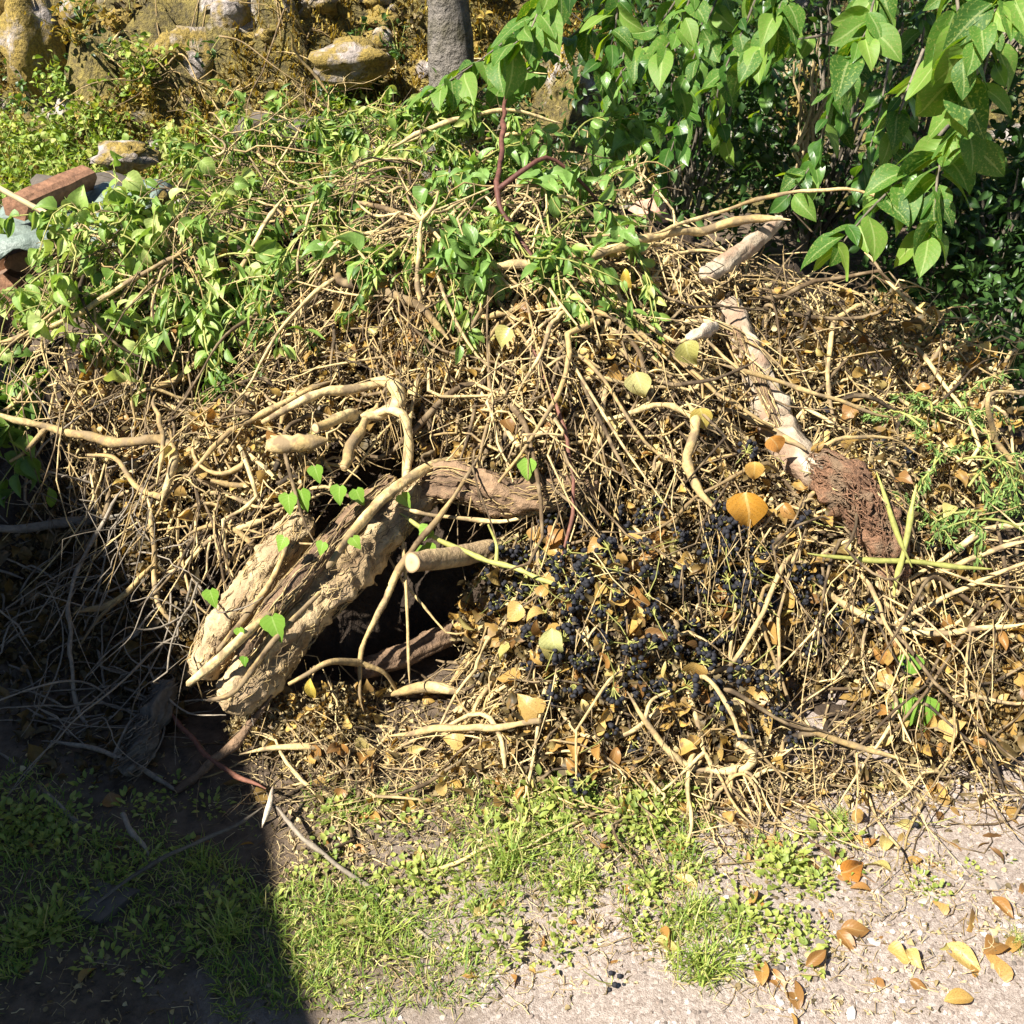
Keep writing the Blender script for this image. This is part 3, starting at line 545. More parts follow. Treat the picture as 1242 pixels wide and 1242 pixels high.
 ('stick', 'forked dry twig lying on the sunny grass', [(505, 1058, .02), (555, 1048, .025), (592, 1034, .02), (660, 1012, .015)], [4, 4, 3.5, 3], dict(tint=.8, cat='stick')),
 ('stick', 'bent pale twig on the grass right of the forked one', [(650, 1048, .02), (690, 1068, .02), (715, 1070, .02), (728, 1090, .012)], [4, 4, 4, 3], dict(tint=.9, cat='stick')),
 ('stick', 'dark broken twig lying on the upper gravel', [(965, 1010, .02), (1000, 1030, .03), (1035, 1048, .02), (1075, 1075, .012)], [3.5, 4, 3, 2], dict(mat='rough', tint=.5, cat='stick')),
 ('stick', 'small curved dark twig near the right edge of the gravel', [(1055, 1195, .01), (1085, 1188, .012), (1125, 1184, .012)], [2.5, 3, 2], dict(mat='rough', tint=.4, cat='stick')),
 ('branch', 'curving arch of thin stem over the top of the green cuttings', [(468, 185, .05), (510, 160, .08), (560, 143, .1), (625, 138, .1), (680, 150, .08)], [4, 4, 4, 3.5, 3], dict(tint=.85)),
 ('branch', 'slanting pale stalk over the left side of the top', [(275, 352, .06), (300, 310, .08), (325, 272, .08), (345, 238, .05)], [4, 4, 4, 3], dict(tint=.8)),
 ('branch', 'long tan cane reaching out at the left edge below the firewood', [(-10, 418, .10), (40, 402, .10), (90, 385, .09), (150, 345, .07), (230, 300, .05)], [5, 5, 5, 4, 3], dict(tint=.7)),
]
for nm, lab, pts, r, kw in BR: branch(nm, lab, pts, r, **kw)
# extra medium branches, random but each its own thing
MID = [(690, 440, 300, 130, 22, 'in the sunlit middle'), (270, 560, 130, 100, 9, 'on the left flank'), (1020, 560, 150, 200, 12, 'at the right side'), (780, 770, 200, 160, 9, 'in the lower front'), (450, 270, 200, 100, 8, 'under the top cuttings')]
for cx, cy, rx, ry, n, words in MID:
    px, py = zone(n, cx, cy, rx, ry); off = rng.uniform(-.02, .04, n); P0 = hit(px, py, off); D = rng.normal(size=(n, 3)); D[:, 0] *= 1.8; D[:, 2] *= .4
    P = walk(P0, D, rng.uniform(.3, .75, n), 26, off, wig=.17)
    R = radii(n, 26, rng.uniform(.0032, .0075, n), .5)
    for k in range(n):
        V, F, A = tubes(P[k][None], R[k][None], 8, rng.uniform(.35, 1., 1)); V -= P[k, 0]
        o = link('branch', mesh_np('branch', V, F, M['twig'], A), None, 'crooked finger thick ivy branch ' + words + ' of the pile', 'branch', 'ivy branches ' + words); o.location = P[k, 0]

# ------------------------------------------------------------------ the big ivy log and other logs
def limb(name, pts, rpx, mat, parent, K=30, ridge=.11, tint=.6, seed=0, cuts=(), step=.008, flat=1.):
    W = px_pts(pts, .05); n = max(20, int(np.linalg.norm(np.diff(W, axis=0), axis=1).sum()/step)); C = spline(W, n)
    r = np.interp(np.linspace(0, 1, n), np.linspace(0, 1, len(rpx)), rpx)*pxsize(C)
    e_ = np.linspace(0, 1, n); Lm = np.linalg.norm(np.diff(C, axis=0), axis=1).sum(); rl = r.mean()*.9/Lm
    if 0 not in cuts: r = r*np.sqrt(np.clip(1-(1-np.clip(e_/rl, 0, 1))**2, .002, 1))
    if 1 not in cuts: r = r*np.sqrt(np.clip(1-(1-np.clip((1-e_)/rl, 0, 1))**2, .002, 1))
    V, F, A = tubes(C[None], r[None], K, np.array([tint])); ang = np.tile(np.arange(K)/K*2*PI, n); ln = np.repeat(np.arange(n)/n, K)
    cen = np.repeat(C, K, 0); d = V-cen
    tw = ang + ln*2.2 + .6*np.sin(ln*7+seed)
    f = 1 + ridge*(np.sin(tw*3+seed)+.85*np.sin(tw*7+1.7*seed+1.2*np.sin(ln*9))+.65*np.sin(tw*12+seed*3+1.5*np.sin(ln*13)))*.6 + ridge*.7*sn(V, 26, 6, seed) + ridge*.5*sn(V, 75, 6, seed+3)
    V = cen + d*f[:, None]
    o = child(link(name, mesh_np(name, V, F, M[mat], {'tint': np.clip(tint+.45*(f-1)/max(ridge, .01)*.5+.15*sn(V, 15, 5, 2), 0, 1)})), parent)
    for c_ in cuts:
        e = 0 if c_ == 0 else -1; nv = C[0]-C[1] if c_ == 0 else C[-1]-C[-2]; cap('cut_end', C[e]+nrm(nv)*.002, nv, r[e]*1.02, o, 20)
    return C, r
def fibres(parent, C, r, n, name='root_fibres', rad=.0012, mat='twig', lenf=(.05, .2), lift=1.04):
    N = n; i0 = rng.integers(0, max(1, len(C)-8), N); S = 8; ang0 = rng.uniform(0, 2*PI, N); P = np.empty((N, S, 3)); ln = rng.uniform(*lenf, N)
    seg = np.linalg.norm(np.diff(C, axis=0), axis=1).mean()
    T = np.gradient(C, axis=0); T = nrm(T); Aa = nrm(np.cross(T, np.array([0, 0, 1.]))); Bb = np.cross(Aa, T)
    for s in range(S):
        f = np.clip(i0 + (ln*s/(S-1)/seg), 0, len(C)-1).astype(int); ang0 = ang0 + rng.normal(size=N)*.12
        P[:, s] = C[f] + (Aa[f]*np.cos(ang0)[:, None]+Bb[f]*np.sin(ang0)[:, None])*(r[f]*lift+rng.uniform(0, .006, N))[:, None]
    V, F, A = tubes(P, radii(N, S, rng.uniform(.6, 1.8, N)*rad, .5), 4, rng.uniform(.2, .9, N))
    return child(link(name, mesh_np(name, V, F, M[mat], A), kind='stuff'), parent)
lg = empty('ivy_log', at(270, 860, 1.80), 'big tan twin stemmed ivy log leaning out at the lower left with root fibres', 'log')
C1, r1 = limb('stem', [(238, 822, 1.83), (268, 775, 1.92), (305, 722, 2.0), (340, 672, 2.09), (374, 622, 2.18)], [17, 25, 22, 25, 14], 'log', lg, seed=1, ridge=.17)
C2, r2 = limb('stem', [(272, 862, 1.77), (312, 815, 1.85), (362, 752, 1.95), (415, 695, 2.05), (462, 645, 2.14), (515, 590, 2.26), (560, 572, 2.36)], [22, 31, 27, 30, 24, 24, 18], 'log', lg, seed=4, ridge=.17)
C3, r3 = limb('dark_stem', [(290, 800, 1.80), (335, 735, 1.91), (385, 678, 2.02), (430, 625, 2.12), (480, 580, 2.22)], [9, 13, 14, 13, 10], 'rough', lg, K=16, seed=7, tint=.5)
C4, r4 = limb('creeper', [(226, 832, 1.77), (262, 802, 1.78), (305, 762, 1.84), (336, 735, 1.90), (362, 700, 1.98)], [4, 6, 6, 5, 4], 'twig', lg, K=10, seed=2, tint=.85, ridge=.08)
limb('creeper', [(396, 690, 1.95), (432, 640, 2.04), (470, 600, 2.13), (520, 566, 2.23), (560, 556, 2.32)], [4, 6, 7, 6, 4], 'twig', lg, K=10, seed=3, tint=.8, ridge=.08)
limb('creeper', [(250, 850, 1.74), (285, 838, 1.74), (330, 780, 1.82), (390, 716, 1.93)], [3, 4, 4, 3], 'twig', lg, K=8, seed=5, tint=.6, ridge=.08)
limb('creeper', [(262, 792, 1.86), (300, 745, 1.9), (332, 700, 1.98), (352, 650, 2.08)], [3, 4, 4, 3], 'twig', lg, K=8, seed=6, tint=.5, ridge=.08)
for C_, r_ in ((C1, r1), (C2, r2)):
    n = 34; ax = nrm(C_[0]-C_[6]); q = rdir(n); q = nrm(q-ax*(q @ ax)[:, None]); b0 = C_[4]+q*(r_[8]*rng.uniform(.2, 1., n))[:, None]; L_ = rng.uniform(.008, .032, n)
    Pq = np.stack([b0+ax*(L_*f)[:, None]+q*(L_*.35*f*f)[:, None]+rng.normal(size=(n, 3))*.0025*f for f in np.linspace(0, 1, 5)], 1)
    V, F, A = tubes(Pq, radii(n, 5, rng.uniform(.0012, .0035, n), .3), 4, rng.uniform(.2, 1, n)); child(link('splinters', mesh_np('splinters', V, F, M['twig'], A), kind='stuff'), lg)
fibres(lg, C1, r1, 240, lenf=(.02, .12), rad=.001); fibres(lg, C2, r2, 420, lenf=(.02, .12), rad=.001); fibres(lg, C3, r3, 120, rad=.0015)
for k in range(9):
    a0 = rng.uniform(0, .45); a1 = a0+rng.uniform(.25, .5); sd = rng.uniform(-1, 1); q = []
    for t_ in np.linspace(a0, min(a1, 1), 5): q.append((255+225*t_+18*sd+rng.normal()*9, 845-235*t_+18*sd+rng.normal()*9, 1.765+.40*t_+rng.uniform(-.012, .012)))
    limb('rootlet', q, [1.5, 2.6, 2.4, 2, 1.2], 'twig', lg, K=6, seed=k, tint=rng.uniform(.3, .9), ridge=.1, step=.015)
rt = empty('rough_trunk', hit(520, 585, .08)[0], 'rough dark brown trunk behind the upper end of the leaning log', 'trunk')
Ca, ra = limb('stem', [(505, 588, .03), (550, 585, .05), (610, 600, .06), (665, 600, .04), (725, 580, .0)], [20, 22, 21, 18, 12], 'rough', rt, seed=9, ridge=.22, tint=.7)
fibres(rt, Ca, ra, 160)
cs = empty('cut_branch', hit(500, 682, .1)[0], 'sawn branch with a round yellow end in the dark hollow below the log', 'branch')
limb('stem', [(500, 682, 1.98), (540, 677, 2.06), (590, 668, 2.16), (640, 655, 2.28)], [12.5, 13, 13, 12], 'log', cs, K=16, ridge=.05, cuts=(0,), tint=.4)
pl = empty('pale_log', hit(940, 275, .1)[0], 'short pale barked log sloping at the top right of the pile', 'log')
limb('stem', [(945, 268, .10), (915, 292, .10), (885, 315, .08), (852, 338, .05)], [7, 10, 12, 10], 'pale', pl, K=18, ridge=.14, cuts=(0,), tint=.3)
p2 = empty('pale_log', hit(910, 430, .1)[0], 'long pale barked log half buried in twigs on the right', 'log')
limb('stem', [(878, 362, .015), (902, 420, .022), (930, 485, .026), (958, 542, .03), (1000, 585, .03)], [15, 20, 22, 22, 20], 'pale', p2, K=24, ridge=.13, tint=.25)
fibres(p2, *limb('bark_strip', [(890, 395, .06), (915, 450, .07), (945, 520, .08)], [4, 6, 4], 'rough', p2, K=8, ridge=.2), 60, 'bark_fibres')
wc = empty('wood_chip', hit(848, 405, .06)[0], 'broken white chunk of wood left of the long pale log', 'wood')
limb('stem', [(830, 412, .05), (848, 404, .07), (868, 396, .05)], [5, 9, 6], 'pale', wc, K=10, ridge=.2, tint=1.)
ro = empty('rotten_log', hit(1040, 600, .1)[0], 'crumbling reddish brown rotten log at the right of the pile', 'log')
Cr, rr = limb('stem', [(978, 560, .03), (1015, 580, .045), (1048, 615, .045), (1074, 660, .03), (1090, 715, .0)], [18, 23, 24, 20, 9], 'rotten', ro, ridge=.34, seed=3, tint=.6)
fibres(ro, Cr, rr, 420, 'rotten_fibres', .002, 'rotten', (.02, .10), 1.12)
st = empty('weathered_log', hit(185, 880, .05)[0], 'dull grey log lying in shade behind the lower end of the ivy log', 'log')
limb('stem', [(205, 825, .05), (190, 865, .07), (170, 905, .06), (150, 940, .04)], [10, 15, 14, 9], 'darklog', st, ridge=.3, tint=.3)
fibres(st, np.array([hit(205-55*t, 825+115*t, .06)[0] for t in np.linspace(0, 1, 40)]), np.full(40, .028), 120, 'bark_fibres', .0016, 'grey', (.04, .16))
dl = empty('weathered_log', hit(520, 780, .02)[0], 'dim brown log lying deep inside the hollow', 'log')
limb('stem', [(430, 815, 1.98), (500, 790, 2.05), (570, 755, 2.15)], [12, 14, 13], 'rough', dl, ridge=.12, tint=.4)

# ------------------------------------------------------------------ dead leaves, crumbs, berries in the pile
ivyD = [leaf_t('ivy', 6, .35, .5, .05, 1), leaf_t('heart', 6, .5, .6, .06, 2), leaf_t('oval', 6, .6, .8, .05, 3, twist=.8), leaf_t('heart', 6, .2, .3, .08, 4), leaf_t('laurel', 6, .7, .5, .05, 5, twist=-.9)]
small = [leaf_t('oval', 3, .6, .6, .06, 6), leaf_t('heart', 3, .4, .8, .08, 7), leaf_t('lance', 3, .5, .5, .05, 8)]
LZ = [(780, 770, 230, 180, 1500, (.018, .045), (.0, .75), (-.10, .03)), (690, 440, 340, 140, 2300, (.014, .038), (.1, .95), (-.12, .03)), (1050, 540, 190, 190, 1300, (.016, .045), (.1, .95), (-.12, .035)),
      (1150, 800, 130, 130, 700, (.02, .05), (.1, .8), (-.10, .02)), (1190, 860, 70, 50, 260, (.025, .05), (.15, .55), (-.05, .03)), (240, 500, 170, 130, 900, (.015, .04), (.1, .95), (-.1, .03)),
      (450, 890, 180, 60, 500, (.015, .035), (.2, .9), (-.04, .02)), (760, 960, 480, 40, 500, (.015, .045), (.1, .8), (-.005, .015)), (110, 760, 130, 190, 900, (.02, .05), (.0, .45), (-.02, .02)), (410, 330, 160, 90, 250, (.02, .035), (.1, .8), (-.1, .02))]  # shaded left zone keeps to dark tints, painting its shade into the leaves
for nm, lab, temps, mul, sc, mt in (('dead_leaves', 'withered yellow and brown leaves caught all through the brush pile', ivyD, 1.1, 1., 'dead'), ('dry_crumbs', 'dry tan crumbs of leaf and flower caught between the twigs', small, 4.2, .42, 'crumb')):
    Ps, Ss, Ts = [], [], []
    for cx, cy, rx, ry, n, sz, tn, of in LZ:
        n = int(n*mul*(2.2 if (cy == 890 and mt == 'crumb') else 1)); px, py = zone(n, cx, cy, rx, ry); Ps.append(hit(px, py, rng.uniform(of[0]*(.6 if mt == 'crumb' else 1), of[1], n))); Ss.append(rng.uniform(sz[0], sz[1], n)*sc); Ts.append(rng.uniform(tn[0], tn[1], n))
    P = np.vstack(Ps); n = len(P); D = rdir(n, -.35); Nn = rdir(n, .4)
    V, F, A = scatter(temps, P, D, Nn, np.concatenate(Ss), np.concatenate(Ts))
    link(nm, mesh_np(nm, V, F, M[mt], A), label=lab, cat='leaves', kind='stuff')
# single leaves, shared templates
def leafmesh(nm, kinds, mat):
    return [mesh_np(nm, t[0], t[1], M[mat], {'u': t[2], 'v': t[3], 'tint': np.full(len(t[2]), .5)}) for t in kinds]
LD = leafmesh('dead_leaf', [leaf_t('ivy', 8, .3, .45, .05, 1), leaf_t('heart', 8, .45, .5, .05, 2), leaf_t('oval', 8, .5, .7, .04, 3, twist=.7), leaf_t('heart', 8, .25, .3, .07, 4), leaf_t('laurel', 8, .6, .45, .05, 5, twist=-.6), leaf_t('oval', 8, .8, .3, .03, 6)], 'dead_o')
SINGLE = [(780, 770, 210, 160, 95, (.035, .062), 'low in the pile among the berries', 'dry leaves among the berries'), (690, 430, 320, 130, 45, (.03, .05), 'in the sunlit middle of the pile', 'dry leaves in the middle of the pile'),
          (1060, 530, 150, 150, 40, (.035, .055), 'around the rotten log', 'dry leaves around the rotten log'), (1160, 830, 100, 90, 50, (.035, .055), 'at the right end of the pile', 'dry leaves at the right end'),
          (220, 480, 140, 100, 24, (.03, .05), 'on the left flank', 'dry leaves on the left flank'), (560, 925, 240, 40, 30, (.03, .05), 'along the front foot of the pile', 'dry leaves along the front foot')]
for cx, cy, rx, ry, n, sz, words, grp in SINGLE:
    px, py = zone(n, cx, cy, rx, ry); P = hit(px, py, rng.uniform(.01, .05, n)); D = rdir(n, -.6); Nn = rdir(n, .5) + np.array([-.3, -.6, .4])
    for k in range(n):
        o = link('dry_leaf', LD[rng.integers(len(LD))], None, 'curled yellow brown dry leaf ' + words, 'leaf', grp); o.matrix_world = mat4(P[k], D[k], Nn[k], rng.uniform(*sz))
def solid(nm, c, mat_from='ivy', rough=.4, trans=.3):
    key = 'hero_%.2f_%.2f_%.2f' % c
    if key not in M: M[key] = leafm(key, [(0, c), (1, c)], trans=trans, rough=rough, tcol=(1.2, 1.1, .5), vein=.7, spots=(38, tuple(x*.55 for x in c)))
    return M[key]
HERO = [(905, 598, 52, 'heart', (.45, .22, .03), (.15, -.3, -1), 'large glossy orange brown heart shaped leaf right of centre'),
 (772, 452, 36, 'heart', (.58, .54, .22), (.3, -.2, -1), 'pale yellow heart shaped leaf in the upper centre'),
 (668, 762, 36, 'round', (.55, .55, .22), (.2, -.3, -.9), 'pale green round leaf among the dry leaves in the lower centre'),
 (618, 398, 28, 'heart', (.45, .42, .14), (-.5, -.2, -.8), 'dull yellow leaf at the top centre twigs'),
 (830, 415, 34, 'heart', (.36, .34, .10), (.4, -.2, -.9), 'olive folded leaf left of the pale log'),
 (850, 495, 30, 'heart', (.42, .33, .08), (.2, -.2, -1), 'olive brown leaf hanging over the bent branch'),
 (758, 326, 26, 'oval', (.60, .42, .07), (.2, -.2, -1), 'bright yellow oval leaf near the top right twigs'),
 (1020, 1058, 34, 'heart', (.42, .17, .03), (1, .2, .1), 'orange brown leaf lying on green weeds at the top of the gravel'),
 (935, 530, 26, 'heart', (.48, .22, .05), (.6, -.2, -.8), 'reddish orange leaf above the large orange leaf'),
 (915, 560, 26, 'heart', (.52, .30, .07), (.1, -.2, -1), 'small orange leaf just above the large orange leaf'),
 (375, 824, 30, 'oval', (.60, .45, .08), (.1, -.2, -1), 'yellow leaf hanging below the log beside a thin stem')]
for px, py, s, kd, c, d, lab in HERO:
    p = hit(px, py, .13 if py < 1000 else .02)[0]; t = leaf_t(kd, 12, .55, .6, .06, int(px), twist=.5 if int(px) % 2 else -.4); me = mesh_np('dry_leaf', t[0], t[1], solid('h', c), {'u': t[2], 'v': t[3], 'tint': np.full(len(t[2]), .5)})
    o = link('dry_leaf', me, None, lab, 'leaf'); o.matrix_world = mat4(p, d, (-.3, -.75, .5), s*pxsize(p))
IV = leafmesh('ivy_leaf', [leaf_t('ivy', 8, .2, .15, .02, 1), leaf_t('ivy', 8, .3, .3, .03, 2)], 'ivy')
for px, py, s, lab in [(350, 600, 24, 'beside the top of the left stem of the log'), (345, 652, 18, 'on the left stem of the log'), (330, 748, 32, 'largest, on the middle of the leaning log'), (290, 762, 14, 'small, on the lower left stem of the log'), (297, 797, 12, 'smallest, near the cut end of the log'), (392, 658, 16, 'in the groove between the log stems'), (428, 652, 16, 'on the right stem of the log'), (487, 600, 18, 'at the foot of the looping pale stem'), (412, 590, 22, 'left of the looping pale stem'), (432, 594, 20, 'just left of the looping pale stem'), (640, 558, 24, 'dark, in the hollow right of the rough trunk'), (382, 566, 20, 'below the thick pale stub'), (520, 640, 20, 'on the yellow green stem'), (515, 662, 26, 'hanging folded by the sawn yellow end'), (255, 716, 22, 'yellowish, on the left side of the log')]:
    p = at(px, py, np.interp(py, [560, 800], [2.10, 1.80])-.02) if py > 595 and px < 440 else hit(px, py, .16)[0]
    o = link('ivy_leaf', IV[rng.integers(2)], None, 'fresh green ivy leaf ' + lab, 'ivy leaf'); o.matrix_world = mat4(p, (rng.uniform(-.6, .6), -.3, -.8), (-.3, -.8, .5), s*pxsize(p)*1.1)
for px, py, s, lab in [(1100, 850, 30, 'left one of the pair at the right foot'), (1115, 848, 38, 'right one of the pair at the right foot'), (1106, 796, 26, 'single, above the pair at the right foot'), (365, 595, 24, 'dull, above the log')]:
    p = hit(px, py, .06)[0]; o = link('green_leaf', IV[0], None, 'pale green leaf, ' + lab, 'leaf'); o.matrix_world = mat4(p, (rng.uniform(-.3, .3), -.3, -.9), (-.4, -.8, .4), s*pxsize(p)*1.2)
# berries
ico_v = []; ph = (1+5**.5)/2
for a, b in ((1, ph), (-1, ph), (1, -ph), (-1, -ph)): ico_v += [(0, a, b), (a, b, 0), (b, 0, a)]
ico_v = nrm(np.array(ico_v, float)); ico_f = []
for a in range(12):
    for b in range(a+1, 12):
        for c in range(b+1, 12):
            d = [np.linalg.norm(ico_v[x]-ico_v[y]) for x, y in ((a, b), (b, c), (a, c))]
            if max(d) < 1.2:
                nn = np.cross(ico_v[b]-ico_v[a], ico_v[c]-ico_v[a]); ico_f.append([a, b, c] if nn @ ico_v[a] > 0 else [a, c, b])
ico_f = np.array(ico_f)
def blobs(P, S, tint=None, squash=1., jitter=0.):
    N = len(P); tv = np.repeat(ico_v[None], N, 0)
    if jitter: tv = tv*(1+jitter*rng.normal(size=(N, 12, 1)))
    Sx = S[:, None, None]*np.stack([np.ones(N), rng.uniform(.7, 1, N), np.full(N, squash)*rng.uniform(.8, 1.2, N)], -1)[:, None, :]
    a = rng.uniform(0, 6.28, N); c, s = np.cos(a), np.sin(a); V = tv*Sx; V = np.stack([V[..., 0]*c[:, None]-V[..., 1]*s[:, None], V[..., 0]*s[:, None]+V[..., 1]*c[:, None], V[..., 2]], -1)+P[:, None, :]
    F = (ico_f[None]+(np.arange(N)*12)[:, None, None]).reshape(-1, 3)
    return V.reshape(-1, 3), F, {'tint': np.repeat(tint if tint is not None else np.full(N, .5), 12)}
BER = []
for k in range(4):
    n = 13; d = rdir(n, .5); P = d*.016*rng.uniform(.8, 1.1, (n, 1)); V, F, A = blobs(P, rng.uniform(.0042, .0055, n)); b = mesh_np('berry_cluster', V, F, M['berry'])
    Pp = np.stack([np.zeros((n, 3))+[0, 0, -.006], P*.5, P], 1); V, F, A = tubes(np.vstack([Pp, [[[0, 0, -.06], [.004, 0, -.03], [0, 0, -.004]]]]), np.full((n+1, 3), .0009), 4); s = mesh_np('stalk', V, F, M['greenstem'], A); BER.append((b, s))
def berries(px, py, off, lab, grp):
    p = hit(px, py, off)[0]; k = rng.integers(4); o = link('berry_cluster', BER[k][0], None, lab, 'berries', grp); o.matrix_world = mat4(p, rdir(1)[0], rdir(1, .6)[0], rng.uniform(1.1, 1.7)); s = link('stalk', BER[k][1], o)
for px, py in [(800, 632), (765, 645), (733, 664), (711, 680), (688, 671), (753, 690), (820, 655), (655, 685), (640, 702), (632, 675), (780, 660), (606, 662), (912, 548), (690, 735), (620, 718), (640, 718), (745, 838), (700, 952), (820, 690), (860, 640), (735, 890), (795, 745), (815, 780), (650, 770), (700, 800), (840, 830), (770, 900), (600, 740), (675, 845), (880, 700)]:
    berries(px+rng.uniform(-4, 4), py+rng.uniform(-4, 4), rng.uniform(.02, .06), 'blue black ivy berry cluster in the lower centre of the pile', 'ivy berries in the lower centre')
for px, py in zip(*zone(90, 790, 730, 210, 140)): berries(px, py, rng.uniform(.0, .06), 'blue black ivy berry cluster in the lower centre of the pile', 'ivy berries in the lower centre')
for px, py in zip(*zone(36, 1020, 700, 140, 200)): berries(px, py, rng.uniform(-.02, .03), 'dark ivy berry cluster at the right side of the pile', 'ivy berries at the right side')
for px, py in [(985, 895), (962, 900), (1115, 1000), (745, 1195), (905, 890), (935, 870)]: berries(px, py, .015, 'dark ivy berry cluster lying near the gravel', 'ivy berries near the gravel')

# ------------------------------------------------------------------ green cuttings on top, wilted stems on the left, conifer sprays
lanceT = [leaf_t('lance', 5, .4, .4, .03, 1), leaf_t('lance', 5, .6, .7, .03, 2, twist=.5), leaf_t('oval', 5, .4, .5, .03, 3)]
wiltT = [leaf_t('oval', 6, .5, .7, .05, 11), leaf_t('heart', 6, .6, .6, .05, 12), leaf_t('oval', 6, .8, .4, .04, 13, twist=.5)]
def cutting(px, py, off, L, nl, size, temps, mat, label, group, name, stemm='greenstem', tint=(.0, 1.), droop=.06, hang=-.5, dirb=(0, 0, 0), fan=0):
    p = hit(px, py, off); D = rng.normal(size=(1, 3))+np.array(dirb); D[:, 2] = D[:, 2]*.4+.2
    Pm = walk(p, D, np.array([L]), 14, np.array([off+.03]), wig=.25, pull=.12, droop=droop); C = Pm[0]
    root = empty(name, C[0], label, 'cutting', group)
    paths = [C]; rad = [np.linspace(.0035, .0012, 14)]
    for q in range(3):
        j = rng.integers(3, 10); Ds = nrm((C[j+1]-C[j])[None]+rng.normal(size=(1, 3))*.6); Ps = walk(C[j][None], Ds, np.array([L*.5]), 14, np.array([off+.03]), wig=.25, pull=.08, droop=droop); paths.append(Ps[0]); rad.append(np.linspace(.002, .0008, 14))
    V, F, A = tubes(np.array(paths), np.array(rad), 5, rng.uniform(0, 1, 4)); child(link('stem', mesh_np('stem', V, F, M[stemm], A)), root)
    pi = rng.integers(0, 4, nl); j = rng.integers(2, 14, nl); Pa = np.array(paths)
    pos = Pa[pi, j]+rng.normal(size=(nl, 3))*.004; tan = nrm(Pa[pi, np.minimum(j+1, 13)]-Pa[pi, j-1]); D = nrm(tan*.6+rng.normal(size=(nl, 3))*.8+np.array([0, -.1, hang])); Nn = rdir(nl, .8)+np.array([-.3, -.4, .3])
    V, F, A = scatter(temps, pos, D, Nn, rng.uniform(size[0], size[1], nl), rng.uniform(tint[0], tint[1], nl)); child(link('foliage', mesh_np('foliage', V, F, M[mat], A), kind='stuff'), root)
for k in range(46):
    px, py = zone(1, 510, 230, 240, 105); cutting(px[0], py[0], rng.uniform(-.04, .04), rng.uniform(.25, .5), 125, (.025, .052), lanceT, 'cut_green', 'slender leafy green cutting on top of the pile, ' + ('left of the grey tree trunk' if px[0] < 480 else 'below the grey tree trunk' if px[0] < 600 else 'right of the thin dark sapling'), 'green cuttings on top of the pile', 'leafy_cutting', tint=(0, 1), hang=-1.1, droop=.1)
for px, py in [(660, 310), (665, 285), (730, 240), (550, 240), (480, 320), (720, 200), (640, 170), (560, 330), (700, 250), (600, 300), (690, 180), (580, 200)]:
    cutting(px, py, .05, .25, 24, (.045, .07), wiltT, 'cut_broad', 'broad leaved green cutting at the top right of the pile', 'broad leaved cuttings at the top', 'leafy_cutting', tint=(.3, .8))
for k in range(38):
    px, py = zone(1, 180, 330, 105, 90); cutting(px[0], py[0], rng.uniform(-.03, .04), rng.uniform(.2, .38), 24, (.032, .065), wiltT, 'wilt', 'pale wilting leafy cutting on the left shoulder of the pile, ' + ('beside the tarpaulin' if py[0] < 300 else 'just below the tarpaulin level' if py[0] < 360 else 'low above the bare twigs'), 'wilting cuttings on the left shoulder', 'leafy_cutting', tint=(0, .85), hang=-.9)
for k in range(8):
    px, py = zone(1, 250, 385, 50, 35); cutting(px[0], py[0], rng.uniform(0, .04), .3, 40, (.05, .085), [lanceT[0], lanceT[1]], 'cut_green', 'drooping dark green narrow leaved cutting at the left of the pile', 'narrow leaved cuttings on the left', 'leafy_cutting', tint=(0, .5), hang=-1.2)
for k in range(4):
    px, py = zone(1, 25, 525, 30, 40); cutting(px[0], py[0], .02, .25, 24, (.05, .08), wiltT, 'cut_green', 'dark green leafy cutting hanging in shade at the left edge', 'shaded cuttings at the left edge', 'leafy_cutting', tint=(0, .5), hang=-1.2)
conT = [leaf_t('lance', 3, .3, .2, .0, 1)]
for px, py in [(1120, 520), (1150, 500), (1180, 530), (1205, 560), (1160, 560), (1140, 540), (1215, 600), (1190, 620), (1230, 580), (1130, 500), (1175, 590), (1235, 640)]:
    cutting(px, py, .08, .24, 190, (.012, .026), conT, 'conifer', 'feathery light green conifer spray at the right end of the pile', 'conifer sprays at the right end', 'conifer_spray', tint=(0, 1), hang=-1.0, droop=.15)

# ------------------------------------------------------------------ ground cover and loose things
def gpts(n, x, y, X_, Y_):
    px, py = zone(n, x, y, X_, Y_); return hit(px, py, 0)
def blades(P, L, W, lean, tint):
    N = len(P); a = rng.uniform(0, 6.28, N); d = np.stack([np.cos(a), np.sin(a), np.zeros(N)], -1); s = np.stack([-d[:, 1], d[:, 0], d[:, 2]], -1); up = np.array([0, 0, 1.]); ln = lean*rng.uniform(.3, 1.4, N)
    V = np.empty((N, 6, 3)); 
    for i, (f, w) in enumerate(((0, 1.), (.55, .8), (1., .08))):
        c = P + up*(L*f*np.cos(ln*f))[:, None] + d*(L*f*np.sin(ln*f*1.2))[:, None]; V[:, 2*i] = c-s*(W*w)[:, None]; V[:, 2*i+1] = c+s*(W*w)[:, None]
    b = (np.arange(N)*6)[:, None]; F = np.concatenate([b+[0, 1, 3, 2], b+[2, 3, 5, 4]], 0)
    return V.reshape(-1, 3), F, {'tint': np.repeat(tint, 6)}
Gz = [(160, 1130, 260, 150, 9000), (590, 1040, 270, 90, 5000), (480, 1170, 130, 80, 2200), (850, 1150, 60, 50, 900), (760, 1010, 130, 60, 1600), (60, 980, 90, 70, 800), (400, 1080, 70, 130, 2000), (150, 1215, 230, 50, 3500)]
P = np.vstack([gpts(n, a, b, c, d) for a, b, c, d, n in Gz]); msk = sn(P[:, :2], 7, 6, 2)+.5*sn(P[:, :2], 17, 6, 5) > -.25; P = P[msk]; n = len(P)
